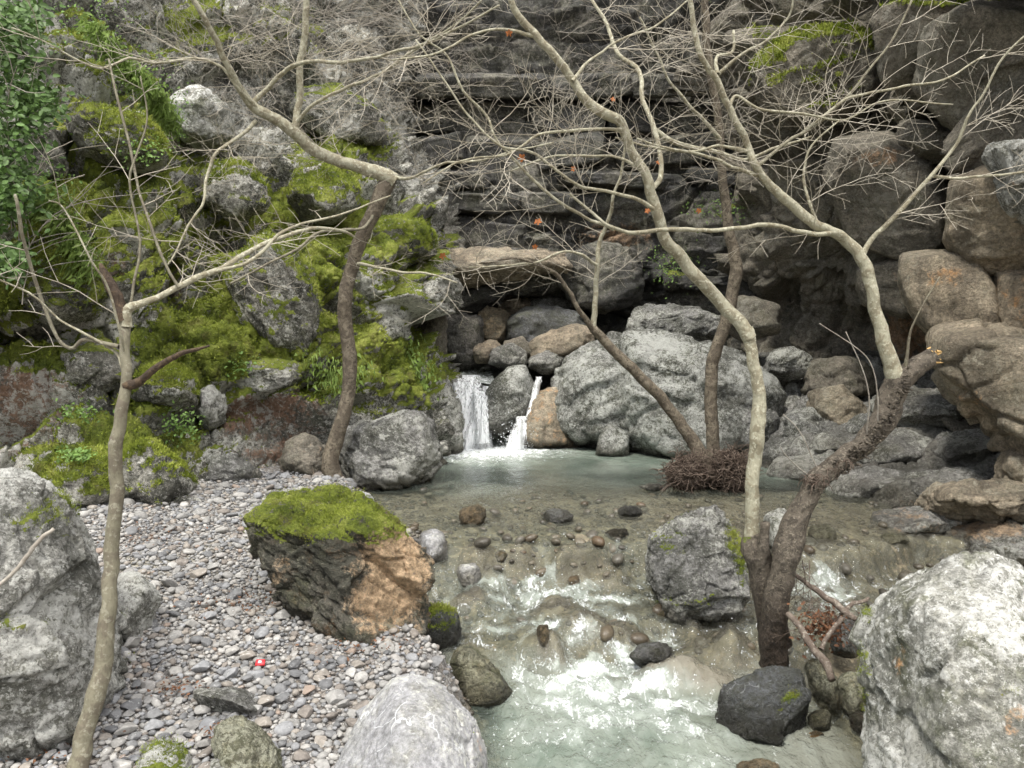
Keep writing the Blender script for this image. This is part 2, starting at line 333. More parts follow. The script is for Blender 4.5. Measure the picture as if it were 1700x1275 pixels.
PEB = [(0.0, (0.36, 0.355, 0.345)), (0.14, (0.19, 0.195, 0.205)), (0.27, (0.28, 0.275, 0.265)), (0.40, (0.42, 0.41, 0.39)), (0.50, (0.22, 0.19, 0.165)),
       (0.58, (0.30, 0.31, 0.33)), (0.70, (0.33, 0.295, 0.255)), (0.78, (0.13, 0.135, 0.145)), (0.88, (0.50, 0.49, 0.47)), (0.96, (0.34, 0.255, 0.20)), (0.98, (0.40, 0.385, 0.37))]
g = G('pebble_stone'); p_ = g.pos()
rnd = g.math('FRACT', g.math('ADD', g.attr('rnd'), g.n('ObjectInfo').outputs['Random']))
nd_ = g.ramp(rnd, PEB); nd_.node.color_ramp.interpolation = 'CONSTANT'
n_ = g.noise(p_, 35, 6, 0.7); k_ = g.mapr(n_, 0.3, 0.7, 0.68, 1.28, False)
vg = g.n('CombineColor'); [g.put(vg.inputs[i], k_) for i in range(3)]
c_ = g.mix(1.0, g.mix(0.25, g.mix(1.0, nd_, (0.86, 0.85, 0.83), 'MULTIPLY'), (0.235, 0.23, 0.22)), vg.outputs[0], 'MULTIPLY')
c_ = g.mix(g.mapr(g.noise(g.pos((1, 1, 3), (0.5, 0.3, 0)), 22, 4, 0.6, 1.5), 0.62, 0.66, 0, 0.5), c_, (0.62, 0.62, 0.6))
wt = g.attr('wet'); c_ = g.mix(wt, c_, g.mix(1.0, c_, (0.42, 0.38, 0.30), 'MULTIPLY'))
M['pebble'] = g.done(g.bsdf(c_, g.mapr(wt, 0, 1, 0.78, 0.3, False), g.bump(n_, 0.25, 0.01), 0.35))
# ground under the gravel and stream bed
g = G('gravel_soil'); p_ = g.pos(); wt = g.attr('wet')
v_ = g.voro(p_, 38, 'F1', 'Color'); e_ = g.voro(p_, 38)
sp = g.n('SeparateColor'); g.put(sp.inputs[0], v_)
c_ = g.ramp(sp.outputs[0], [(0, (0.16, 0.15, 0.14)), (0.3, (0.30, 0.29, 0.28)), (0.6, (0.22, 0.19, 0.16)), (0.85, (0.42, 0.41, 0.39))])
c_ = g.mix(g.mapr(e_, 0, 0.12, 0.85, 0), c_, (0.07, 0.06, 0.05))
bedc = g.mix(g.mapr(g.noise(p_, 4, 6, 0.6), 0.4, 0.6), (0.28, 0.265, 0.225), (0.165, 0.16, 0.135))
bedc = g.mix(g.mapr(g.noise(p_, 20, 6, 0.7), 0.5, 0.62), bedc, (0.38, 0.345, 0.27))
c_ = g.mix(g.attr('tint'), c_, bedc)
c_ = g.mix(wt, c_, g.mix(1.0, c_, (0.8, 0.74, 0.62), 'MULTIPLY'))
M['ground'] = g.done(g.bsdf(c_, 0.8, g.bump(g.math('ADD', e_, g.noise(p_, 60, 5, 0.7)), 0.6, 0.02), 0.3))
# water
g = G('stream_water'); p_ = g.pos()
bp = g.math('ADD', g.noise(g.pos((1.3, 0.8, 1)), 9, 4, 0.55, 0.6), g.math('MULTIPLY', g.noise(g.pos((1.6, 0.8, 1)), 32, 3, 0.6), 0.35))
nr = g.bump(bp, g.mapr(g.attr('rough'), 0, 1, 0.12, 0.8, False), 0.05)
tr = g.n('BsdfTransparent'); g.put(tr.inputs[0], (0.90, 0.93, 0.88))
murk = g.attr('murk')
dfc = g.mix(g.mapr(g.noise(g.pos((1, 0.5, 1)), 2.5, 5, 0.6), 0.35, 0.65), (0.185, 0.23, 0.19), (0.28, 0.32, 0.27))
dfc = g.mix(g.attr('ochre'), dfc, (0.36, 0.335, 0.27))
milk = g.mapr(g.math('ADD', g.attr('foam'), g.math('MULTIPLY', g.math('SUBTRACT', g.noise(g.pos((1.2, 0.8, 1)), 4, 7, 0.7, 0.8), 0.5), 1.2)), 0.15, 0.85)
dfc = g.mix(milk, dfc, (0.46, 0.51, 0.46)); murk = g.math('MAXIMUM', murk, g.math('MULTIPLY', milk, 0.85))
df = g.n('BsdfDiffuse'); g.put(df.inputs[0], dfc); g.put(df.inputs['Normal'], nr)
m1 = g.n('MixShader'); g.put(m1.inputs[0], murk); g.t.links.new(tr.outputs[0], m1.inputs[1]); g.t.links.new(df.outputs[0], m1.inputs[2])
gl = g.n('BsdfGlossy'); gl.inputs['Roughness'].default_value = 0.06; g.put(gl.inputs['Normal'], nr)
fr = g.n('Fresnel'); fr.inputs[0].default_value = 1.33; g.put(fr.inputs['Normal'], nr)
m2 = g.n('MixShader'); g.put(m2.inputs[0], fr.outputs[0]); g.t.links.new(m1.outputs[0], m2.inputs[1]); g.t.links.new(gl.outputs[0], m2.inputs[2])
fo = g.attr('foam'); fp = g.pos((1.5, 0.75, 1.0))
fn = g.math('ADD', g.math('MULTIPLY', g.noise(fp, 7, 9, 0.76, 1.1), 0.6), g.math('MULTIPLY', g.noise(g.pos((1.4, 1, 1)), 40, 7, 0.8, 0.8), 0.4))
ff = g.mapr(g.math('ADD', fo, g.math('MULTIPLY', g.math('SUBTRACT', fn, 0.5), 5.5)), 0.62, 1.05)
fd = g.n('BsdfDiffuse'); g.put(fd.inputs[0], (0.84, 0.87, 0.87)); g.put(fd.inputs['Normal'], g.bump(fn, 0.6, 0.05))
m3 = g.n('MixShader'); g.put(m3.inputs[0], g.math('MULTIPLY', ff, 0.93)); g.t.links.new(m2.outputs[0], m3.inputs[1]); g.t.links.new(fd.outputs[0], m3.inputs[2])
M['water'] = g.done(m3.outputs[0])
g = G('falling_water')
fn = g.noise(g.pos((9, 9, 1.3)), 3.2, 7, 0.7, 0.5); ff = g.mapr(g.math('ADD', g.attr('foam'), g.math('MULTIPLY', g.math('SUBTRACT', fn, 0.5), 2.4)), 0.1, 0.75)
tr = g.n('BsdfTransparent'); fd = g.n('BsdfDiffuse'); g.put(fd.inputs[0], (0.86, 0.88, 0.88)); g.put(fd.inputs['Normal'], g.bump(fn, 0.7, 0.05))
m3 = g.n('MixShader'); g.put(m3.inputs[0], ff); g.t.links.new(tr.outputs[0], m3.inputs[1]); g.t.links.new(fd.outputs[0], m3.inputs[2])
M['fall'] = g.done(m3.outputs[0])
M['drop'] = flat_mat('water_droplet', (0.85, 0.88, 0.9), 0.2, 0.6, 0.05)

# ------------------------------------------------------------------ terrain functions
def ipl(x, t): a = np.array(t, float); return np.interp(x, a[:, 0], a[:, 1])
XL = [(1, 0.0), (3, -0.05), (4.1, -0.2), (4.7, -0.15), (5.0, -0.45), (5.4, -0.72), (6.1, -0.70), (6.7, -0.8), (7.4, -1.3), (8.6, -1.75), (9.4, -1.95), (11, -1.8), (13, -1.6)]
XR = [(1, 1.9), (4.1, 1.95), (4.8, 1.95), (5.4, 2.2), (6.0, 3.4), (6.6, 4.2), (7.4, 4.6), (8.5, 4.7), (9.5, 4.7), (11, 4.0), (13, 3.0)]
WL = [(1, -.68), (5.0, -.62), (5.33, -.60), (5.46, -.49), (5.62, -.43), (6.1, -.38), (6.36, -.35), (6.50, -.17), (6.62, -.10), (7.2, -.05), (8.2, 0.0), (14, 0.0)]
HUMPS = [(.62, 5.60, .22, .10), (.95, 5.62, .16, .08), (1.12, 5.12, .20, .13), (1.60, 5.55, .26, .09), (1.35, 5.05, .2, .08), (-.30, 6.50, .16, .05), (.10, 6.52, .15, .06), (.5, 6.5, .15, .05), (.85, 6.45, .2, .07), (.3, 5.35, .14, .06), (-.35, 6.0, .13, .05), (.35, 5.95, .2, .06), (1.9, 6.4, .2, .07)]
def water_z(x, y):
    p = np.stack([x, y, np.zeros_like(x)], 1)
    w = fbm(p, 0.9, 3, seed=5) * 0.75 + fbm(p, 3.2, 3, seed=2) * 0.30
    near = sstep(7.6, 6.9, y) * sstep(4.2, 5.0, y)
    t = y + w * near - 0.10 * (x - 0.8) * near
    soft = ipl(t, [(1, -.68), (4.6, -.64), (5.1, -.60), (6.3, -.36), (6.5, -.22), (6.75, -.10), (7.4, -.04), (8.2, 0), (14, 0)])
    k = sstep(0.55, 0.0, x + fbm(p, 2.0, 2, seed=6) * .5)
    hump = sum(h * np.exp(-(((x - a) / r) ** 2 + ((y - b) / (r * .8)) ** 2) ** 1.5) for a, b, r, h in HUMPS)
    return ipl(t, WL) * (1 - k) + soft * k + hump
def steep(x, y): return np.abs(water_z(x, y + 0.05) - water_z(x, y - 0.05)) / 0.1
def ground_z(x, y):
    p = np.stack([x, y, np.zeros_like(x)], 1)
    W = water_z(x, y); xl = ipl(y, XL) + fbm(p, 1.8, 3, seed=9) * 0.13; xr = ipl(y, XR)
    dep = ipl(y + sstep(7.5, 8.5, y) * fbm(p, 0.9, 4, seed=14) * 1.6, [(1, .3), (4.9, .26), (5.25, .18), (5.4, .035), (5.7, .05), (6.1, .11), (6.35, .12), (6.5, .03), (6.8, .03), (7.4, .045), (8.2, .05), (9.2, .14), (10.2, .28), (11.6, .55)])
    dep = dep + fbm(p, 4, 3, seed=4) * 0.03
    B = ipl(y, [(2, -.40), (3.4, -.30), (5, -.17), (6.5, -.01), (8, .12), (12, .3)]) + np.clip(xl - x, 0, 3) * 0.06 + fbm(p, 1.2, 4, seed=1) * 0.06
    B = np.maximum(B, W + 0.03)
    s = x - xl
    gz = B + (W - dep - B) * sstep(-0.38, 0.16, s)
    r = x - xr
    return gz + (np.maximum(W + 0.25 + r * 0.35, gz) - gz) * sstep(-0.1, 0.5, r)
def gz1(x, y): return float(ground_z(np.array([x]), np.array([y]))[0])

def on_ground(px, py, water=False):
    """where the sight line through a photo pixel meets the ground (or the water surface)"""
    ray = P(px, py, 1.0) - CAM; y = np.arange(3.0, 13.0, 0.02); q = CAM + ray[None] * y[:, None]
    g_ = ground_z(q[:, 0], q[:, 1])
    if water: g_ = np.maximum(g_, np.where(q[:, 0] > ipl(q[:, 1], XL), water_z(q[:, 0], q[:, 1]), -9))
    k = np.where(q[:, 2] < g_ + .01)[0]; return q[k[0]] if len(k) else q[-1]

# ground sheet: fine where the camera looks, coarse out to the horizon
gx = np.concatenate([[-150, -60, -25, -14], np.arange(-9, -5, 0.25), np.arange(-5, 5.0, 0.045), np.arange(5, 9, 0.25), [14, 25, 60, 150]])
gy = np.concatenate([[-150, -60, -20, -8, -3, 0, 1.5], np.arange(2.5, 13, 0.045), np.arange(13, 18, 0.3), [25, 60, 150]])
X, Y = np.meshgrid(gx, gy, indexing='ij'); xx, yy = X.ravel(), Y.ravel()
zz = ground_z(xx, np.clip(yy, 1, 14))
p2 = np.stack([xx, yy, zz], 1)
inw = sstep(-0.30, 0.05, xx - ipl(yy, XL)); zz = zz + fbm(p2, 22, 3, seed=3) * 0.012 + inw * fbm(p2, 6, 3, seed=8, ridged=True) * 0.02
Wz = water_z(xx, np.clip(yy, 1, 14))
lump = sstep(0.15, 0.6, steep(xx, np.clip(yy, 1.2, 14)))
zz = np.where((xx - ipl(yy, XL)) > 0.05, np.minimum(zz, np.maximum(Wz - 0.012, zz - 1) ), zz)
wet = sstep(0.06, -0.01, zz - Wz)
me = mesh('ground', np.stack([xx, yy, zz], 1), grid_faces(len(gx), len(gy))[:, ::-1], M['ground'], attrs={'wet': wet, 'tint': np.clip(inw * sstep(9.6, 6.5, yy) + lump, 0, 1)})
GROUND = tag(new_obj('ground', me), kind='structure')

# ------------------------------------------------------------------ cliffs from control grids
def catmull(t, n, axis):
    """resample control array along an axis with Catmull-Rom"""
    t = np.moveaxis(t, axis, 0); k = len(t); u = np.linspace(0, k - 1, n); i = np.clip(np.floor(u).astype(int), 0, k - 2); f = (u - i)[:, None, None]
    pad = np.concatenate([(2 * t[:1] - t[1:2]), t, (2 * t[-1:] - t[-2:-1])])
    a, b, c, d = pad[i], pad[i + 1], pad[i + 2], pad[i + 3]
    o = 0.5 * (2 * b + (c - a) * f + (2 * a - 5 * b + 4 * c - d) * f * f + (3 * b - a - 3 * c + d) * f ** 3)
    return np.moveaxis(o, 0, axis)
def blobs(p, lst):
    """strength field painted where patches of moss / stain sit; (px, py, radius x, radius y, strength)"""
    u, v = proj(p); s = np.zeros(len(p))
    for (a, b, ra, rb, k) in lst:
        s = s + k * np.exp(-(((u - a) / ra) ** 2 + ((v - b) / rb) ** 2))
    return s
def wet_of(p, lo=0.06, hi=0.22):
    wz = water_z(p[:, 0], np.clip(p[:, 1], 1, 14))
    inside = sstep(-0.5, -0.05, p[:, 0] - ipl(p[:, 1], XL))
    return sstep(hi, lo, p[:, 2] - wz + fbm(p, 5, 3) * 0.08) * inside
def finish_rock(name, v, f, mat, moss=0.0, moss_b=(), tint_b=(), moss_lo=0.15, moss_hi=0.75, puff=0.02, wetk=1.0, wet_b=(), tint=0.0, mn=0.8, moss_max=0.66):
    n = vnormals(v, f)
    mfield = moss + blobs(v, moss_b) if len(moss_b) else np.full(len(v), float(moss))
    m = sstep(moss_lo, moss_hi, n[:, 2] + fbm(v, 2.2, 5, 0.6, seed=11) * mn + (mfield - 0.5) * 1.5) * np.clip(mfield * 2.2, 0, 1) * moss_max
    if puff: v = v + n * (m / moss_max * puff * (1 + fbm(v, 28, 3, seed=12)))[:, None]
    t = tint + (blobs(v, tint_b) if len(tint_b) else 0) * np.ones(len(v))
    w = np.clip(wet_of(v) * wetk + (blobs(v, wet_b) if len(wet_b) else 0), 0, 1)
    return mesh(name, v, f, mat, attrs={'moss': m, 'tint': t, 'wet': w}), v, n, m
FUZZ = {}
def cliff(name, ctrl, nu, nv, mat, disp, **kw):
    c = np.array([[P(*q) for q in row] for row in ctrl])
    s = catmull(catmull(c, nv, 0), nu, 1); v = s.reshape(-1, 3); f = grid_faces(nv, nu)
    n = vnormals(v, f)
    if (n * (CAM - v)).sum() < 0: f = f[:, ::-1]; n = -n
    v = v + n * disp(v)[:, None]
    me, v, n, m = finish_rock(name, v, f, mat, **kw)
    FUZZ[name] = (v, n, m)
    return tag(new_obj(name, me), kind='structure')
def rowd(py, pxs, ds): return [(x, y_, d) for x, y_, d in zip(pxs, [py] * len(pxs) if not isinstance(py, (list, tuple)) else py, ds)]
LX = [-420, -150, 60, 250, 400, 520, 620, 700, 740]
def dispL(v):
    return (blocks(v, 0.62, 0.55, (1.9, 1, 0.9), 0.9, 0.06, 0.25) * 0.62 + blocks(v + 3.3, 1.7, 0.55, (2.0, 1, 0.8), 0.9, 0.08, 0.3) * 0.25
            + blocks(v + 8.1, 4.6, 0.5, (1.9, 1, 0.8), 0.7, 0.12, 0.3) * 0.11 + blocks(v + 2.1, 10.5, 0.5, (1.8, 1, 0.8), 0.7, 0.15, 0.3) * 0.045 + fbm(v, 0.7, 3, seed=21) * 0.25 + fbm(v, 9, 5, 0.55, seed=22, ridged=True) * 0.05)
mossL = [(150, 600, 60, 30, .9), (60, 590, 50, 30, .5), (40, 700, 40, 30, .6), (330, 40, 60, 30, .8), (560, 190, 60, 40, .5), (230, 130, 50, 40, .6), (480, 90, 50, 30, .5), (190, 225, 110, 60, 1.20), (90, 420, 90, 110, 1.32), (150, 320, 120, 50, 0.72), (300, 380, 120, 120, 0.66), (530, 330, 80, 60, 1.20), (450, 470, 110, 120, 0.90), (330, 560, 110, 70, 0.96),
         (270, 640, 80, 50, 1.20), (250, 740, 120, 70, 0.66), (140, 780, 90, 70, 0.84), (620, 560, 90, 90, 0.84), (680, 620, 60, 50, 1.08), (690, 400, 50, 50, 1.20), (590, 240, 60, 25, 0.96), (450, 600, 100, 60, 0.84),
         (160, 60, 110, 70, 0.66), (420, 50, 100, 40, 0.60), (0, 500, 60, 80, 0.72), (560, 400, 60, 80, 0.72), (-200, 400, 200, 300, 0.72)]
tintL = [(60, 650, 90, 60, .45), (430, 760, 60, 30, .4), (450, 670, 75, 30, 1.0), (380, 700, 60, 30, .6), (40, 640, 60, 60, .5), (20, 740, 80, 60, .45), (500, 740, 60, 40, .5), (190, 440, 30, 50, .6), (290, 480, 20, 60, .6)]
cliff('mossy_cliff', [
    rowd(-330, LX, [11.0, 11.8, 12.6, 13.6, 14.6, 15.4, 16.2, 17, 19]),
    rowd(-120, LX, [9.8, 10.5, 11.3, 12.3, 13.2, 14.2, 15.1, 16, 18]),
    rowd(20, [-420, -150, 60, 250, 400, 520, 610, 670, 710], [9.0, 9.6, 10.4, 11.4, 12.3, 13.2, 14.2, 15.2, 17]),
    rowd(150, [-420, -150, 60, 250, 400, 520, 600, 650, 690], [8.3, 8.8, 9.8, 10.9, 11.7, 12.5, 13.3, 14.3, 16.4]),
    rowd(260, [-420, -150, 60, 250, 400, 520, 600, 660, 700], [7.7, 8.2, 9.2, 10.1, 10.9, 11.6, 12.3, 13.1, 15.8]),
    rowd(400, [-420, -150, 60, 250, 400, 520, 620, 710, 740], [7.0, 7.5, 8.4, 9.5, 10.2, 10.7, 11.3, 12.3, 15]),
    rowd(515, [-420, -150, 60, 230, 400, 520, 610, 690, 735], [6.6, 7.0, 7.9, 9.1, 9.7, 10.1, 10.8, 11.9, 14.8]),
    rowd(570, [-420, -150, 60, 230, 400, 520, 610, 700, 745], [7.0, 7.5, 8.4, 8.9, 9.3, 9.8, 10.6, 11.8, 14.5]),
    rowd(680, [-420, -150, 60, 230, 400, 520, 620, 720, 765], [6.7, 7.1, 7.8, 8.3, 9.1, 9.7, 10.3, 11.4, 13.5]),
    rowd(790, [-420, -150, 60, 230, 400, 520, 620, 730, 785], [6.3, 6.6, 7.2, 7.6, 8.2, 8.9, 9.8, 11.1, 12.9]),
    rowd(920, [-420, -150, 60, 230, 400, 520, 620, 730, 790], [6.0, 6.2, 6.9, 7.4, 8.0, 8.8, 9.8, 11.1, 12.9])],
    340, 380, M['cliff'], dispL, moss=0.17, moss_b=mossL, tint_b=tintL, puff=0.03, moss_max=.76)
def dispB(v):
    q = v.copy(); zz = v[:, 2] + 0.12 * fbm(v, 0.5, 3, seed=31) * 2 + v[:, 0] * 0.05
    led = zz * 1.25 + fbm(np.stack([v[:, 0] * .5, v[:, 1] * .5, zz * 0.1], 1), 1.0, 3, seed=33) * 0.5
    fr_ = led - np.floor(led); k = np.floor(led)
    off = np.sin(k * 12.9898) * 43758.5453; off = off - np.floor(off)
    ledge = (off - 0.5) * 0.62 + 0.20 * fr_
    ledge = ledge - 0.30 * (1 - sstep(0, 0.10, fr_)) - 0.1 * (1 - sstep(0, 0.06, 1 - fr_))
    return ledge + blocks(v, 0.7, 0.05, (3.4, 1, 0.7), 0.5, 0.05, 0.3) * 0.26 + blocks(v + 5, 2.1, 0.05, (3.0, 1, 0.6), 0.7, 0.08, 0.3) * 0.14 + blocks(v + 9, 6, 0.05, (2.4, 1, 0.7), 0.9, 0.1, 0.3) * 0.06 + fbm(v, 9, 5, 0.6, seed=34) * 0.05
BX = [540, 640, 730, 830, 930, 1020, 1120, 1240, 1360, 1500]
cliff('strata_cliff', [
    rowd(-380, BX, [19, 18.2, 17.4, 17.2, 17.0, 17.0, 16.5, 16, 15, 14.2]),
    rowd(-100, BX, [17.4, 16.8, 16.2, 16.1, 16, 16.1, 15.8, 15.2, 14.5, 13.6]),
    rowd(100, BX, [16.9, 16.4, 15.8, 15.7, 15.7, 15.8, 15.5, 14.9, 14.2, 13.2]),
    rowd(260, BX, [16.5, 16.0, 15.3, 15.2, 15.3, 15.5, 15.2, 14.6, 14.0, 13.0]),
    rowd(400, BX, [16, 15.7, 14.9, 14.6, 14.9, 15.1, 14.8, 14.2, 13.8, 12.8]),
    rowd(452, BX, [16, 15.6, 14.9, 14.5, 14.7, 15.0, 14.6, 14.0, 13.6, 12.6]),
    rowd(468, BX, [16, 15.8, 15.8, 17.6, 17.6, 16.6, 14.8, 14.0, 13.6, 12.6]),
    rowd(520, BX, [16, 15.6, 15.2, 17.2, 17.4, 16.4, 14.8, 14.2, 13.8, 12.8]),
    rowd(620, BX, [16, 15.3, 14.6, 14.9, 15.2, 15.0, 14.3, 13.8, 13.5, 12.4]),
    rowd(760, BX, [15, 14.5, 14.0, 14.2, 14.6, 14.5, 13.8, 13.2, 12.8, 11.8])],
    310, 300, M['wall'], dispB, moss=0.0, moss_b=[(1210, 350, 60, 30, .8), (1120, 440, 50, 30, .6), (640, 60, 60, 60, .3), (1180, 20, 60, 60, .4)],
    tint_b=[(1020, 395, 70, 30, .7), (820, 440, 90, 20, .8), (760, 60, 40, 120, .25), (700, 230, 60, 60, .3)], puff=0.04)
def dispR(v):
    return (blocks(v, 0.55, -0.25, (1.3, 1, 1.0), 1.5, 0.05, 0.25) * 0.85 + blocks(v + 7, 1.5, -0.3, (1.4, 1, 0.8), 1.2, 0.07, 0.25) * 0.26
            + blocks(v + 2, 4.2, -0.3, (1.5, 1, 0.8), 1.0, 0.10, 0.3) * 0.07 + blocks(v + 5, 11, -0.3, (1.5, 1, 0.8), 1.0, 0.12, 0.3) * 0.022 + fbm(v, 0.8, 3, seed=41) * 0.15 + fbm(v, 9, 5, 0.6, seed=42) * 0.03)
RX = [1200, 1290, 1370, 1450, 1530, 1620, 1720, 1880, 2150, 2700]
cliff('overhanging_cliff', [
    rowd(-420, RX, [15.8, 13.1, 11.5, 10.3, 9.3, 8.5, 7.7, 6.7, 5.5, 3.9]),
    rowd(-100, RX, [15.4, 12.7, 11.2, 10.0, 9.1, 8.3, 7.5, 6.5, 5.3, 3.7]),
    rowd(60, RX, [15.2, 12.4, 11.1, 10.0, 9.1, 8.3, 7.5, 6.5, 5.3, 3.7]),
    rowd(160, RX, [15.0, 12.5, 11.4, 11.1, 10.1, 8.8, 7.7, 6.5, 5.3, 3.7]),
    rowd(300, RX, [14.8, 12.7, 11.7, 10.9, 10.3, 9.3, 8.2, 6.7, 5.3, 3.7]),
    rowd(430, RX, [14.2, 12.7, 11.9, 11.3, 10.5, 9.4, 8.3, 6.8, 5.4, 3.8]),
    rowd(540, RX, [14.4, 13.3, 12.7, 12.3, 11.5, 10.1, 8.8, 7.1, 5.5, 3.9]),
    rowd(660, RX, [13.8, 12.7, 12.4, 12.0, 11.3, 9.9, 8.7, 7.1, 5.5, 3.9]),
    rowd(760, RX, [12.8, 11.9, 11.5, 11.0, 10.3, 9.1, 7.9, 6.7, 5.3, 3.7]),
    rowd(950, RX, [11.8, 11.1, 10.7, 10.0, 9.3, 8.1, 7.3, 6.3, 5.0, 3.5])],
    290, 270, M['dim'], dispR, moss=0.0, moss_b=[(1350, 100, 110, 40, .9), (1590, 20, 80, 40, .8), (1260, 80, 40, 60, .5), (1500, -10, 60, 40, .5)],
    tint_b=[(1450, 300, 90, 40, .3), (1500, 560, 60, 50, .8), (1600, 480, 80, 60, .25)], puff=0.05)
# low rock shelf on the right bank
def dispS(v):
    return blocks(v, 1.5, 0.25, (2.0, 1.2, 0.7), 0.6, 0.05, 0.3) * 0.24 + blocks(v + 4, 3.8, 0.25, (2.0, 1, 0.6), 0.9, 0.07, 0.3) * 0.09 + blocks(v + 4, 9, 0.2, (2.0, 1, 0.6), 0.9, 0.1, 0.3) * 0.02 + fbm(v, 1.2, 4, seed=51) * 0.10 + fbm(v, 9, 5, seed=52, ridged=True) * 0.02
SX = [1180, 1270, 1360, 1450, 1560, 1680, 1850, 2100]
cliff('rock_shelf', [
    rowd(590, SX, [13.4, 13.2, 13.0, 12.6, 12.0, 10.8, 9.4, 8]),
    rowd([680, 670, 650, 650, 655, 670, 690, 690], SX, [12.2, 12.0, 11.8, 11.4, 10.9, 9.8, 8.6, 7.4]),
    rowd([760, 740, 715, 710, 715, 730, 750, 750], SX, [11.4, 10.8, 10.5, 10.1, 9.5, 8.7, 7.8, 6.8]),
    rowd([800, 785, 765, 760, 770, 790, 800, 810], SX, [11.0, 10.2, 9.5, 9.1, 8.6, 8.0, 7.2, 6.3]),
    rowd([850, 840, 820, 815, 830, 845, 860, 880], SX, [10.8, 10.0, 9.0, 8.3, 7.7, 7.2, 6.6, 5.8]),
    rowd([900, 890, 880, 868, 882, 892, 900, 940], SX, [10.6, 9.8, 8.8, 7.8, 7.1, 6.6, 6.1, 5.4]),
    rowd([960, 960, 960, 930, 930, 945, 960, 1000], SX, [10.4, 9.6, 8.7, 7.6, 6.9, 6.3, 5.8, 5.0])],
    250, 230, M['shelf'], dispS, moss=0.0, moss_b=[(1500, 850, 60, 12, .4)], tint_b=[(1600, 830, 130, 60, .42), (1650, 880, 80, 30, .5), (1520, 700, 60, 20, .3)], puff=0.01,
    wet_b=[(1530, 740, 130, 50, .8), (1420, 810, 90, 50, .8), (1650, 860, 100, 40, .5)])
print('cliffs', round(time.time() - T0, 1))

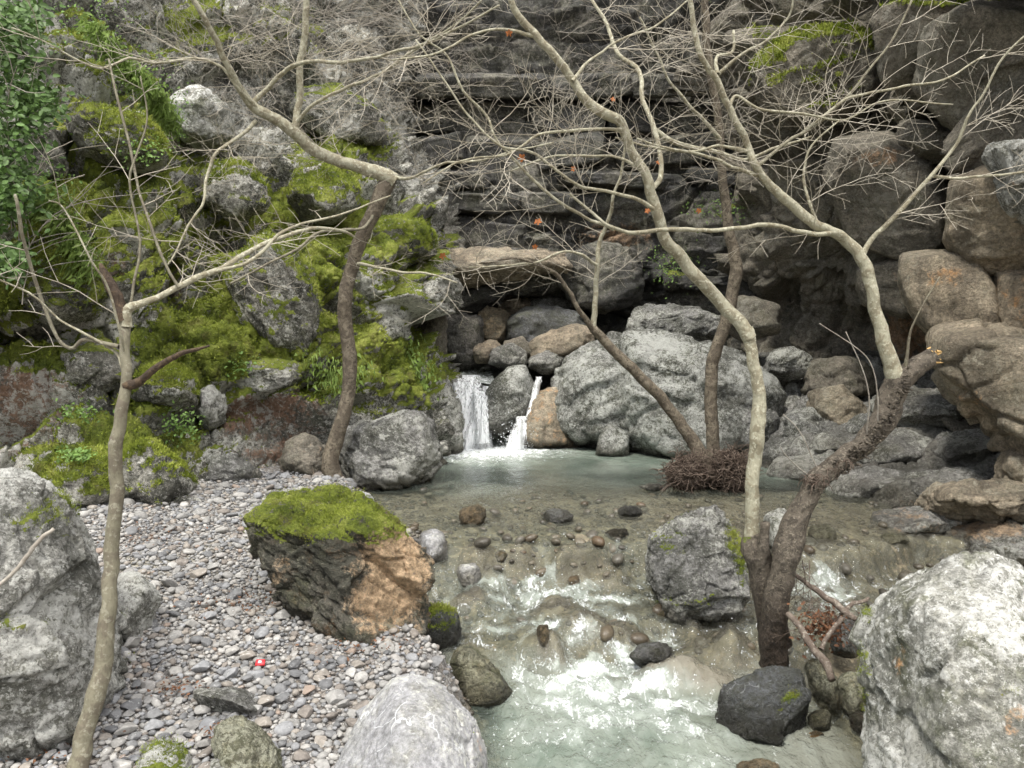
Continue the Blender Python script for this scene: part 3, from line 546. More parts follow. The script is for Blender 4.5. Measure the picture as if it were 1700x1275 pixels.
# ------------------------------------------------------------------ boulders and rock blocks
def rock(name, poly, d, thick=0.8, mat='grey', sub=4, p=9.0, cuts=9, fac=1.0, sink=0.0, grow=1.0, ground=False, front=(), seed=None, amp=0.05, det=1.0, ridge=0.18, back=0.8, strat=0.0, strat_rot=0.3, side_t=0.35, bl=0.0, parent=None,
         label=None, cat=None, group=None, fz=None, dz=0.0, **kw):
    """boulder with the outline poly (photo pixels) standing at distance d; thick = half depth in metres.
    side planes follow the outline, front planes (nx, ny, nz, offset factor) cut its faces"""
    poly = np.array(poly, float); seed = seed if seed is not None else int(abs(poly.sum())) % 997
    ext = float(np.ptp(poly, axis=0).max()); sub = 6 if ext > (185 if ground else 270) and d < 13 else 5 if ext > (95 if ground else 165) and d < 14.5 else 4 if ext > 30 else 3
    r_ = random.Random(seed); p = max(p * 1.7, 18)
    if ground:
        sk = .28 if np.ptp(poly[:, 1]) < 200 else .14
        gq = on_ground(poly[:, 0].mean(), poly[:, 1].max(), True); d = gq[1] + thick * 0.55
        lo = poly[:, 1] > poly[:, 1].max() - .3 * np.ptp(poly[:, 1]); poly[lo, 1] += sk * np.ptp(poly[:, 1])
    pc = poly.mean(0); poly = pc + (poly - pc) * grow
    c = P(poly[:, 0].mean(), poly[:, 1].mean(), d); q = c - CAM; D = np.linalg.norm(q); fw = q / D
    rt = np.cross(fw, [0, 0, 1]); rt /= np.linalg.norm(rt); up = np.cross(rt, fw)
    W3 = P(poly[:, 0], poly[:, 1], d) - CAM; W3 = W3 / (W3 @ fw)[:, None] * D
    lx, lz = (W3 - q) @ rt, (W3 - q) @ up
    lx -= lx.mean(); lz -= lz.mean(); c = CAM + q + rt * (((W3 - q) @ rt).mean()) + up * (((W3 - q) @ up).mean())
    N, H = [], []
    k = len(poly)
    for i in range(k):
        a = np.array([lx[i], lz[i]]); b = np.array([lx[(i + 1) % k], lz[(i + 1) % k]]); e = b - a
        if np.hypot(*e) < 1e-4: continue
        n = np.array([e[1], -e[0]]) / np.hypot(*e); h = n @ a
        if h < 0: n, h = -n, -h
        h = max(h, 0.02)
        for sgn in (-1, 1):
            t = side_t * (0.5 + r_.random()) * sgn
            N.append((n[0] * math.cos(t), math.sin(t), n[1] * math.cos(t))); H.append(h * math.cos(t) + 0.0)
    if not front: front = [(r_.uniform(-.45, .45), -1, r_.uniform(-.1, .6), r_.uniform(.8, 1)) for _ in range(3)]
    for (a, b, c_, o) in front:
        n = np.array([a, b, c_], float); n /= np.linalg.norm(n); N.append(tuple(n)); H.append(thick * o)
    N.append((0.1, 1, 0.1)); H.append(thick * back)
    N = np.array(N); H = np.array(H); N /= np.linalg.norm(N, axis=1, keepdims=True)
    v, f = ico(sub)
    v = v.copy()
    # chamfers: random planes that shave the corners off
    cor = v[::max(1, len(v) // 1500)]; cr_ = cor * (((np.maximum(cor @ N.T, 0) / H) ** 30).sum(1) ** (-1 / 30))[:, None]
    for _ in range(cuts):
        n = np.array([r_.gauss(0, 1), -abs(r_.gauss(0, .8)), r_.gauss(0, 1)]); n /= np.linalg.norm(n)
        N = np.concatenate([N, [n]]); H = np.append(H, (cr_ @ n).max() * r_.uniform(.80, .95))
    sc = np.array([np.ptp(lx) / 2, thick, np.ptp(lz) / 2]); dirs = v * sc; ln = np.linalg.norm(dirs, axis=1, keepdims=True); dirs /= ln
    s = (np.maximum(dirs @ N.T, 0) / H) ** p
    rr = s.sum(1) ** (-1 / p)
    L = dirs * rr[:, None]
    v = c + L[:, :1] * rt + L[:, 1:2] * fw + L[:, 2:] * up
    size = float(np.mean(sc)); n = vnormals(v, f)
    if (n * (v - c)).sum() < 0: f = f[:, ::-1]; n = -n
    o = seed * 1.37
    dsp = fbm(v + o, 1.6 / size * 0.6, 3, seed=1) * amp * size * 1.3 + fbm(v + o, 3.2 / size, 4, 0.55, seed=2, ridged=True) * amp * size * ridge * det
    dsp = dsp + fbm(v + o, 14 / max(size, .25), 4, 0.6, seed=3) * amp * 0.22 * size * det
    if fac: dsp = dsp + (blocks(v + o, 1.9 / size, strat_rot, (1.7, 1, 0.8), 0.9, 0.05, 0.18) * 0.075 + blocks(v + o + 3, 5.2 / size, strat_rot, (1.8, 1, 0.8), 0.9, 0.08, 0.25) * 0.032 + blocks(v + o + 9, 13 / size, strat_rot, (1.8, 1, 0.8), 0.9, 0.1, 0.3) * 0.012) * fac * size
    if bl: dsp = dsp + blocks(v + o, 1.6 / size, strat_rot, (1.6, 1, 0.8), 0.6, 0.12, 0.5) * bl * size
    if strat:
        ca, sa = math.cos(strat_rot), math.sin(strat_rot); zz = (v - c) @ up * ca - (v - c) @ rt * sa + fbm(v, 1.2 / size, 3) * size * .15
        t = zz / (size * 0.16); fr_ = t - np.floor(t); dsp = dsp + strat * size * (fr_ * 0.5 - 0.7 * (1 - sstep(0, 0.2, fr_)) + 0.8 * vnoise(np.stack([np.floor(t) * 3.7, t * 0, t * 0], 1)))
    v = v + n * dsp[:, None]
    kw.setdefault('puff', 0.02 * min(1, size * 1.5))
    v = v + [0, 0, dz]; base = np.array([c[0], c[1], v[:, 2].min()])
    me, v, n, m = finish_rock(name, v, f, M[mat], **kw)
    co = (v - base).astype(np.float32); me.vertices.foreach_set('co', co.ravel()); me.update()
    ob = new_obj(name, me, parent, base)
    if fz: FUZZ[fz] = (v, n, m)
    tag(ob, label, cat, group)
    return ob
def B(label, poly, d, thick, mat, **kw):
    kw.setdefault('ground', True)
    return rock(kw.pop('name', 'boulder'), poly, d, thick, mat, label=label, cat=kw.pop('cat', 'boulder'), **kw)

# foreground heroes
B('big pale lichen-covered boulder with green moss spots behind the thin left tree', [(-120, 830), (-20, 776), (40, 772), (100, 800), (160, 865), (198, 950), (215, 1060), (195, 1140), (130, 1205), (40, 1238), (-120, 1240)],
  4.1, 0.75, 'pale', sub=6, p=12, front=[(0.25, -1, 0.35, .95), (-.1, -1, -.25, .92), (.6, -1, .05, .95)], moss=0.06, moss_b=[(60, 870, 90, 60, .4), (200, 860, 40, 60, .5), (30, 1040, 60, 12, .5), (210, 1060, 20, 60, .5), (140, 830, 50, 30, .5)], amp=0.05, bl=0.05, fz='b1')
B('smooth rounded pale stone just right of the thin tree trunk', [(185, 955), (225, 942), (262, 965), (277, 990), (262, 1022), (228, 1050), (190, 1062)], 4.55, 0.3, 'pale', sub=5, p=6, amp=0.04)
B('large boulder with bright moss top and orange right face on the gravel', [(412, 862), (424, 808), (442, 782), (482, 768), (565, 798), (632, 846), (690, 892), (714, 945), (716, 1000), (690, 1030), (632, 1040), (565, 1030), (470, 985), (428, 935)],
  5.25, 0.55, 'brown', sub=6, p=24, side_t=0.2, front=[(-.10, -.62, .95, .60), (-.70, -1, -.22, .70), (.60, -1, .05, .70)], amp=0.055, strat=0.03, strat_rot=-0.5, bl=0.10, moss=0.0,
  moss_b=[(520, 840, 110, 52, 1.5), (450, 830, 60, 45, 1.0), (640, 880, 50, 25, .6), (620, 930, 20, 60, .15)], tint_b=[(655, 960, 62, 110, 1.15), (470, 950, 40, 50, .45), (590, 1010, 30, 40, .3)], moss_lo=0.05, moss_hi=0.75, fz='b3', puff=0.02, cuts=2, fac=1.2)
B('small dark green mossy rock at the right foot of the orange-faced boulder', [(676, 1040), (690, 1008), (735, 1000), (762, 1018), (771, 1050), (755, 1070), (700, 1068)], 4.95, 0.2, 'dark', sub=5, moss=.35, p=14, amp=.08, fz='b4')
B('pale olive pointed rock standing at the water edge behind the grey boulder', [(744, 1095), (752, 1076), (778, 1066), (806, 1084), (832, 1115), (860, 1142), (826, 1166), (782, 1165), (750, 1132)], 4.65, 0.22, 'olive', sub=5, p=12, amp=.06, moss=.12)
B('smooth blue-grey veined boulder at the bottom edge of the photo', [(530, 1330), (560, 1250), (604, 1165), (648, 1112), (700, 1107), (745, 1135), (792, 1190), (816, 1250), (826, 1340)], 3.75, 0.45, 'blue', sub=6, p=9,
  front=[(-.2, -1, .75, .8), (.45, -1, .35, .85), (-.5, -1, .1, .95)], amp=.03, fac=.35, ridge=.3, moss=0.0, moss_b=[(790, 1200, 25, 60, .25)], tint_b=[(800, 1200, 22, 70, .45)])
B('flat grey slab lying in the gravel above the brown pointed rock', [(300, 1138), (350, 1128), (420, 1145), (470, 1170), (445, 1182), (370, 1180), (310, 1160)], 4.05, 0.14, 'grey', sub=5, p=10, front=[(0, -.3, 1, .55)], amp=.05, cat='slab', name='stone_slab')
B('brownish green pointed rock sticking out of the gravel at bottom left', [(345, 1240), (352, 1200), (385, 1182), (425, 1190), (465, 1225), (480, 1290), (360, 1290)], 3.6, 0.16, 'olive', sub=5, p=12, amp=.07, tint=.1, moss=.1)
B('low pale rock with dark moss cap at the bottom left edge', [(205, 1300), (222, 1250), (268, 1229), (315, 1250), (335, 1300)], 3.4, 0.15, 'pale', sub=5, amp=.07, moss=.4, fz='b9')
B('grey low stone half buried at the bottom edge beside the mossy one', [(335, 1300), (350, 1262), (410, 1248), (450, 1272), (460, 1310)], 3.4, 0.13, 'grey', sub=4, amp=.07)
B('grey boulder with mossy streaks in the middle of the stream left of the forked trunks', [(1047, 912), (1058, 885), (1128, 836), (1180, 817), (1212, 855), (1243, 925), (1252, 985), (1215, 1006), (1120, 1012), (1076, 990), (1060, 950)],
  5.75, 0.5, 'grey', sub=6, p=16, front=[(-.3, -1, .55, .72), (.35, -1, .1, .8), (-.5, -1, -.3, .85)], amp=.06, bl=.06, moss=.13, moss_b=[(1120, 900, 50, 60, .25), (1230, 920, 30, 80, .45), (1150, 1000, 70, 15, .6)], fz='b11')
B('dark wet slate boulder in front of the forked tree base', [(1180, 1165), (1196, 1128), (1240, 1108), (1300, 1097), (1336, 1110), (1345, 1180), (1318, 1216), (1250, 1212), (1196, 1200)], 4.55, 0.3, 'dark', sub=6, p=16,
  front=[(-.25, -.8, .9, .62), (-.3, -1, -.1, .85), (.6, -1, .1, .8)], amp=.05, moss=.12, moss_b=[(1310, 1160, 30, 50, .3)], fz='b12')
B('huge white lichen-crusted boulder filling the bottom right corner', [(1416, 1040), (1440, 990), (1482, 935), (1540, 908), (1610, 902), (1690, 915), (1800, 1000), (1860, 1200), (1850, 1400), (1440, 1400), (1424, 1180)],
  4.0, 0.75, 'white', sub=6, p=11, front=[(-.12, -.62, 1.0, .66), (-1.0, -.9, -.05, .72), (.15, -1, .18, .92)], amp=.045, bl=.03, fac=.9, cuts=4, moss=.10, moss_b=[(1640, 925, 80, 16, .28), (1440, 1130, 14, 160, .42), (1680, 1130, 40, 60, .3)], tint_b=[(1490, 1100, 15, 30, .6), (1690, 1190, 25, 30, .6)], fz='b13', mn=1.1)
B('olive brown stone wedged between the dark slate boulder and the white one', [(1330, 1100), (1362, 1086), (1392, 1120), (1402, 1170), (1380, 1178), (1345, 1150)], 4.5, 0.16, 'olive', sub=5, tint=.2)
B('small rounded pale cobble under the driftwood', [(1339, 1190), (1350, 1178), (1372, 1177), (1384, 1190), (1378, 1208), (1350, 1212)], 4.3, 0.08, 'olive', sub=4, p=5, cat='stone', name='stone')
B('orange flat pebble beside the small pale cobble', [(1338, 1218), (1355, 1211), (1372, 1218), (1360, 1226), (1342, 1226)], 4.28, 0.06, 'ochre', sub=3, cat='stone', name='stone', tint=.5)
B('black wet rock under the driftwood leaves against the white boulder', [(1372, 1045), (1392, 1018), (1420, 1022), (1434, 1060), (1428, 1080), (1380, 1075)], 4.75, 0.2, 'dark', sub=5, wetk=2)
B('layered olive stone touching the lower left side of the white boulder', [(1388, 1120), (1425, 1110), (1440, 1150), (1430, 1185), (1400, 1168)], 4.4, 0.15, 'olive', sub=4, tint=.2)
B('brown stone low between the pale cobble and the white boulder', [(1408, 1190), (1425, 1178), (1445, 1190), (1445, 1215), (1415, 1214)], 4.2, 0.1, 'brown', sub=4, cat='stone', name='stone')
B('wet brown mossy rock breaking the surface at the bottom edge', [(1195, 1290), (1225, 1262), (1270, 1256), (1295, 1268), (1300, 1300)], 4.1, 0.16, 'ochre', sub=5, moss=.15)
# stones in the stream
for lab, poly, d, t, m_ in [
    ('reddish brown round cobble alone in the shallow riffle', [(759, 852), (766, 837), (790, 832), (806, 842), (808, 862), (790, 869), (765, 865)], 7.35, .12, 'ochre'),
    ('dark flat stone with a pale twig beside it in the riffle', [(900, 850), (915, 841), (940, 842), (958, 855), (945, 864), (908, 862)], 7.45, .15, 'dark'),
    ('dark wet stone breaking the water left of the mid-stream boulder', [(1022, 846), (1035, 836), (1058, 838), (1069, 850), (1055, 856), (1028, 855)], 7.6, .14, 'dark'),
    ('low brown stone below the dark wet one in the riffle', [(1003, 882), (1015, 873), (1040, 874), (1046, 885), (1030, 892), (1008, 890)], 6.9, .12, 'brown'),
    ('grey stone tucked behind the right shoulder of the mossy boulder', [(690, 900), (698, 875), (720, 868), (742, 885), (746, 915), (720, 925), (695, 922)], 6.5, .2, 'blue'),
    ('small orange stone above the first cascade', [(811, 917), (820, 905), (838, 904), (848, 915), (838, 925), (818, 925)], 6.62, .1, 'ochre'),
    ('grey square stone in the lip of the first cascade', [(757, 945), (765, 932), (790, 930), (800, 942), (798, 965), (775, 970), (760, 962)], 6.47, .13, 'blue'),
    ('little ochre stone in the white water of the upper cascade', [(940, 955), (948, 946), (962, 947), (965, 960), (950, 967)], 6.3, .08, 'ochre'),
    ('dark green rock on the brink of the second cascade', [(1040, 1085), (1060, 1066), (1100, 1062), (1122, 1075), (1110, 1092), (1060, 1098)], 5.35, .18, 'dark'),
    ('pale submerged hump at the right of the pool', [(1058, 806), (1075, 799), (1096, 800), (1104, 808), (1085, 813)], 8.75, .15, 'grey'),
    ('smooth blue-grey stone behind the peak of the mossy boulder', [(563, 830), (575, 812), (600, 806), (622, 822), (628, 850), (600, 862), (570, 850)], 7.8, .2, 'blue'),
    ('mossy brown stone in the water behind the forked trunks', [(1336, 880), (1345, 864), (1375, 861), (1394, 873), (1388, 890), (1350, 893)], 6.9, .15, 'olive'),
    ('black and white speckled wet rock between the two forked trunks', [(1262, 905), (1268, 850), (1300, 838), (1325, 848), (1320, 905)], 6.6, .2, 'grey'),
    ('small orange and grey stone in the middle of the stream', [(890, 1035), (895, 1025), (910, 1024), (915, 1045), (910, 1058), (893, 1055)], 5.7, .08, 'ochre'),
    ('low mossy stone awash near the right shelf', [(1450, 892), (1465, 878), (1500, 876), (1515, 890), (1490, 897)], 6.9, .15, 'olive'),
    ('small white-topped stone at the foot of the mid-stream boulder', [(1085, 1008), (1095, 1000), (1108, 1004), (1108, 1018), (1090, 1018)], 5.75, .07, 'ochre')]:
    B(lab, poly, d, t, m_, sub=4, p=8, amp=.06, cat='stone', name='stone', det=1.2, dz=-.045 if m_ in ('ochre', 'olive') and 'round cobble' not in lab else -.015, moss=.05 if m_ in ('olive', 'dark') else 0)
# round the plunge pool
B('dark angular boulder splitting the waterfall in two', [(794, 700), (800, 655), (842, 606), (878, 603), (890, 640), (880, 680), (862, 706), (836, 722), (800, 724)], 12.3, .45, 'slab', sub=6, p=18, front=[(-.4, -1, .5, .8), (.6, -1, 0, .75)], wet_b=[(820, 720, 60, 30, .9)], amp=.05, wetk=.2, ground=False, grow=1.06)
B('orange brown wet rock right of the waterfall', [(866, 720), (876, 672), (900, 636), (935, 640), (950, 700), (962, 750), (905, 752), (868, 746)], 12.25, .5, 'tan', sub=5, tint=.35, cuts=3, amp=.07, bl=.05, ground=False, grow=1.06)
B('big sloping pale boulder with dark pitted side right of the waterfall', [(905, 660), (925, 610), (965, 565), (1020, 545), (1080, 600), (1110, 680), (1100, 745), (1040, 752), (960, 742), (915, 700)], 12.3, 1.0, 'slab', sub=6, p=12,
  front=[(-.1, -.6, 1, .75), (-.5, -1, .05, .8), (.3, -1, .1, .85)], amp=.05, bl=.06, moss=.05, moss_b=[(1060, 590, 30, 15, .4)], mn=1, ground=False, grow=1.12)
B('long smooth slab of grey rock sloping to the pool under the back tree', [(1035, 640), (1040, 560), (1100, 545), (1180, 575), (1262, 618), (1292, 655), (1285, 745), (1180, 760), (1060, 752), (1032, 700)], 11.6, 1.1, 'slab', sub=6, p=13,
  front=[(.1, -.5, 1, .8), (-.2, -1, -.05, .85), (.5, -1, .2, .9)], amp=.045, bl=.05, strat=.012, strat_rot=-.2, moss=.05, moss_b=[(1200, 660, 80, 20, .4)], ground=False, grow=1.16)
B('small wet grey rock at the far edge of the pool', [(985, 745), (995, 715), (1020, 698), (1045, 720), (1046, 750), (1010, 756)], 11.2, .3, 'slab', sub=5, amp=.06)
B('creased silvery rock left of the pool below the leaning tree', [(556, 795), (556, 735), (590, 700), (660, 680), (715, 690), (735, 740), (720, 770), (660, 795), (600, 808)], 9.9, .7, 'grey', sub=6, p=16, amp=.05, bl=.05, fac=.7, strat=.03, strat_rot=-.4, moss=.05, moss_b=[(640, 740, 50, 30, .2)])
B('tall grey rock shoulder beside the left side of the waterfall', [(708, 700), (715, 620), (735, 597), (757, 615), (765, 690), (785, 750), (735, 772), (712, 760)], 11.6, .5, 'grey', sub=6, p=13, amp=.06, bl=.06, moss=.03, moss_b=[(740, 610, 20, 20, .3)], ground=False, grow=1.06)
B('rounded mossy rock above the grey shoulder left of the waterfall', [(640, 660), (645, 590), (680, 568), (715, 585), (724, 640), (705, 670), (665, 680)], 11.4, .5, 'cliff', sub=6, p=9, moss=.75, amp=.07, fz='b30', ground=False, grow=1.06)
pile = [
    ('ochre yellow boulder in the pile above the waterfall', [(790, 560), (795, 525), (815, 514), (842, 522), (852, 548), (840, 568), (805, 574)], 14.0, .5, 'ochre'),
    ('dark striped boulder in the pile above the waterfall', [(843, 560), (855, 522), (900, 510), (950, 522), (975, 550), (930, 590), (880, 588)], 13.8, .6, 'dark'),
    ('long brown boulder below the dark striped one', [(876, 590), (890, 560), (935, 540), (985, 545), (975, 580), (930, 600), (890, 602)], 13.2, .5, 'tan'),
    ('dark block left above the waterfall, streaked black', [(738, 600), (735, 530), (765, 518), (797, 530), (800, 590), (775, 612), (745, 612)], 13.6, .5, 'wall'),
    ('narrow vertical fin of rock on the left of the gorge', [(690, 590), (695, 525), (718, 500), (735, 530), (740, 595), (715, 612)], 13.0, .5, 'dim'),
    ('small rounded tan boulder at the mouth of the cave', [(828, 518), (832, 496), (855, 488), (878, 498), (880, 520), (850, 526)], 15.0, .4, 'tan'),
    ('grey rounded boulder at the right of the cave floor', [(872, 516), (885, 495), (915, 489), (945, 500), (948, 518), (905, 524)], 15.0, .4, 'grey'),
    ('grey wedge in the left of the cave mouth', [(734, 520), (738, 480), (780, 470), (838, 478), (830, 498), (790, 515)], 14.3, .5, 'wall'),
    ('small pale block just above the left fall', [(815, 602), (820, 580), (850, 572), (872, 585), (872, 605), (840, 612)], 13.0, .3, 'grey'),
    ('pale block above the right fall', [(880, 612), (884, 590), (910, 582), (940, 592), (938, 612), (905, 620)], 12.9, .35, 'grey'),
    ('tan stone wedged under the ochre boulder', [(788, 600), (790, 575), (815, 566), (835, 580), (828, 600)], 13.3, .3, 'tan'),
    ('small brown stone under the dark striped boulder', [(835, 590), (840, 568), (865, 560), (885, 580), (870, 598)], 13.3, .3, 'dim')]
for lab, poly, d, t, m_ in pile: B(lab, poly, d, t, m_, sub=5, p=12, amp=.06, bl=.04, wetk=0, ground=False, grow=1.22, wet_b=[(860, 560, 150, 80, .45)])
print('boulders', round(time.time() - T0, 1))
# blocks that belong to the cliffs: parts
OC = bpy.data.objects['overhanging_cliff']; MC = bpy.data.objects['mossy_cliff']; SC_ = bpy.data.objects['strata_cliff']; SH = bpy.data.objects['rock_shelf']
def blk(par, poly, d, t, mat, **kw):
    kw.setdefault('sub', 5); kw.setdefault('p', 16); kw.setdefault('grow', 1.1); kw.setdefault('amp', .06); kw.setdefault('bl', .07); kw.setdefault('wetk', 0)
    return rock('rock_block', poly, d, t, mat, parent=par, **kw)
for poly, d, t, m_, kw in [
    ([(1502, 470), (1506, 432), (1560, 424), (1610, 428), (1650, 480), (1662, 552), (1600, 562), (1545, 548), (1515, 515)], 8.6, .6, 'tan', dict(front=[(-.45, -1, .02, .8)], cuts=2, side_t=.22, fac=.3, sub=6, tint_b=[(1560, 460, 50, 30, .5)])),
    ([(1578, 400), (1592, 310), (1640, 288), (1740, 300), (1760, 430), (1700, 458), (1610, 448)], 8.2, .7, 'tan', dict(front=[(-.35, -1, -.28, .8)], cuts=2, side_t=.22, fac=.3, sub=6)),
    ([(1638, 262), (1650, 242), (1720, 232), (1830, 240), (1840, 390), (1720, 380), (1672, 340)], 7.3, .7, 'pale', dict(front=[(-.5, -1, .1, .8)], cuts=2, side_t=.22, fac=.3, sub=6, tint=.15)),
    ([(1558, 600), (1565, 565), (1640, 556), (1760, 575), (1790, 790), (1700, 770), (1640, 712), (1585, 660)], 7.7, .8, 'tan', dict(front=[(-.45, -1, -.22, .8)], cuts=2, side_t=.22, fac=.3, sub=6, bl=.12, tint_b=[(1620, 660, 60, 40, .35)])),
    ([(1655, 520), (1660, 455), (1720, 450), (1790, 470), (1790, 575), (1690, 570)], 7.9, .5, 'tan', dict(front=[(-.6, -1, -.1, .8)], cuts=2, side_t=.22, fac=.3, tint=.35)),
    ([(1385, 300), (1400, 245), (1480, 232), (1545, 270), (1582, 350), (1580, 408), (1500, 422), (1420, 395)], 10.2, .9, 'dim', dict(front=[(-.35, -1, -.42, .8)], cuts=2, side_t=.22, fac=.3, sub=6, tint_b=[(1460, 260, 70, 20, .6)])),
    ([(1535, 150), (1545, 60), (1620, 15), (1760, 30), (1770, 225), (1680, 245), (1600, 215)], 8.7, .8, 'dim', dict(front=[(-.5, -1, -.35, .8)], cuts=2, side_t=.22, fac=.3, sub=6)),
    ([(1262, 150), (1268, 92), (1310, 66), (1400, 56), (1448, 90), (1440, 160), (1380, 205), (1290, 195)], 11.0, .8, 'dim', dict(sub=6, moss=.75, fz='r8', puff=.05)),
    ([(1478, 180), (1490, 140), (1525, 135), (1550, 160), (1545, 200), (1500, 210)], 9.8, .45, 'dim', {}),
    ([(1490, 245), (1500, 205), (1550, 200), (1590, 225), (1575, 265), (1520, 270)], 9.5, .45, 'dim', {}),
    ([(1560, 480), (1500, 520), (1440, 500), (1420, 450), (1500, 425), (1560, 440)], 10.4, .6, 'dim', dict(front=[(-.3, -1, -.3, .8)], cuts=2, side_t=.22, fac=.3, tint=.2)),
    ([(1200, 540), (1210, 500), (1250, 490), (1290, 510), (1290, 550), (1240, 565)], 12.4, .5, 'dim', {}),
    ([(1040, 560), (1060, 515), (1120, 505), (1200, 525), (1210, 560), (1120, 575)], 12.9, .6, 'grey', {})]:
    if m_ in ('tan', 'dim'): kw = dict(dict(fac=.5, bl=.03, grow=1.2, amp=.035, cuts=4, p=22), **kw)
    blk(OC if poly[0][0] > 1270 else SC_, poly, d, t, m_, **kw)
blk(SC_, [(712, 462), (722, 425), (800, 412), (930, 418), (962, 440), (930, 462), (850, 466), (760, 476)], 13.9, .9, 'tan', sub=6, tint=.1, fac=.5, cuts=2, p=22, front=[(.05, -1, -.15, .8)])
blk(SC_, [(930, 470), (938, 425), (1000, 405), (1058, 420), (1062, 500), (1000, 520), (950, 505)], 14.0, .6, 'wall', sub=6, fac=1.2, cuts=5)
rb_ = random.Random(11)                                # bedded courses of the back wall
py_r = 120
while py_r < 405:
    h_ = rb_.uniform(34, 62); x_ = 655 + rb_.uniform(0, 60)
    while x_ < 1150:
        w_ = rb_.uniform(90, 240)
        if rb_.random() < .66:
            y0, y1 = py_r + 2, py_r + h_ - 3; s_ = rb_.uniform(-9, 9); k_ = rb_.uniform(4, 16)
            blk(SC_, [(x_, y0 + k_ + s_), (x_ + k_, y0 + s_), (x_ + w_ - k_, y0 - s_), (x_ + w_, y0 + k_ - s_), (x_ + w_ - rb_.uniform(0, 8), y1 - s_), (x_ + rb_.uniform(0, 8), y1 + s_)],
                15.35 - .35 * (py_r - 120) / 280 + rb_.uniform(-.32, .2) + .25 * math.sin(py_r * .31), .55, 'wall', sub=5, cuts=2, side_t=.12, fac=.55, bl=.03, amp=.03, grow=1.03, p=24, front=[(rb_.uniform(-.2, .2), -1, rb_.uniform(-.12, .2), .85)], seed=int(x_ + py_r))
        x_ += w_ - 2
    py_r += h_
for poly, d, t, m_, kw in [
    ([(1268, 620), (1275, 585), (1310, 575), (1345, 590), (1345, 620), (1300, 632)], 11.9, .4, 'grey', {}),
    ([(1335, 650), (1345, 600), (1400, 585), (1450, 610), (1450, 650), (1380, 668)], 11.6, .5, 'dim', dict(wet_b=[(1400, 620, 60, 40, .3)])),
    ([(1345, 690), (1352, 645), (1400, 640), (1440, 680), (1440, 720), (1400, 728), (1365, 712)], 10.6, .4, 'tan', {}),
    ([(1404, 725), (1412, 696), (1440, 684), (1468, 700), (1462, 732), (1425, 742)], 10.0, .3, 'grey', {}),
    ([(1285, 735), (1295, 690), (1345, 680), (1400, 720), (1410, 755), (1340, 765)], 10.6, .5, 'grey', dict(bl=.1)),
    ([(1195, 740), (1200, 680), (1245, 660), (1290, 690), (1290, 745), (1235, 765)], 11.0, .5, 'grey', dict(bl=.1)),
    ([(1655, 800), (1665, 735), (1720, 740), (1780, 790), (1760, 860), (1690, 840)], 7.3, .4, 'tan', {}),
    ([(1440, 668), (1500, 640), (1600, 655), (1650, 690), (1560, 715), (1460, 705)], 10.0, .6, 'shelf', dict(top=1)),
    ([(1395, 760), (1420, 728), (1500, 715), (1560, 735), (1540, 770), (1440, 782)], 9.3, .6, 'shelf', dict(top=1)),
    ([(1540, 760), (1560, 722), (1640, 712), (1680, 745), (1650, 785), (1570, 790)], 8.7, .6, 'shelf', dict(top=1)),
    ([(1375, 822), (1390, 790), (1450, 775), (1520, 790), (1510, 830), (1430, 845)], 8.5, .5, 'shelf', dict(top=1)),
    ([(1490, 820), (1510, 785), (1590, 775), (1640, 800), (1610, 840), (1530, 850)], 8.0, .5, 'shelf', dict(top=1)),
    ([(1440, 880), (1460, 848), (1540, 838), (1600, 858), (1580, 892), (1500, 900)], 7.4, .5, 'shelf', dict(top=1, tint=.35)),
    ([(1270, 790), (1285, 762), (1340, 755), (1390, 770), (1380, 800), (1310, 808)], 9.6, .5, 'shelf', dict(top=1)),
    ([(1345, 755), (1355, 725), (1400, 715), (1440, 735), (1420, 765), (1370, 768)], 9.9, .5, 'shelf', dict(top=1)),
    ([(1500, 850), (1560, 800), (1680, 790), (1760, 830), (1740, 880), (1600, 880)], 7.2, .6, 'tan', dict(front=[(0, -.35, 1, .6)], strat=.02))]:
    if kw.pop('top', 0): kw = dict(dict(front=[(-.12, -.42, 1, .42), (-.5, -1, .1, .8)], cuts=3, fac=.8, bl=.03, p=24, grow=1.12, wet_b=[(poly[0][0] + 50, poly[0][1] - 15, 60, 20, .75)]), **kw)
    blk(SH, poly, d, t, m_, **kw)
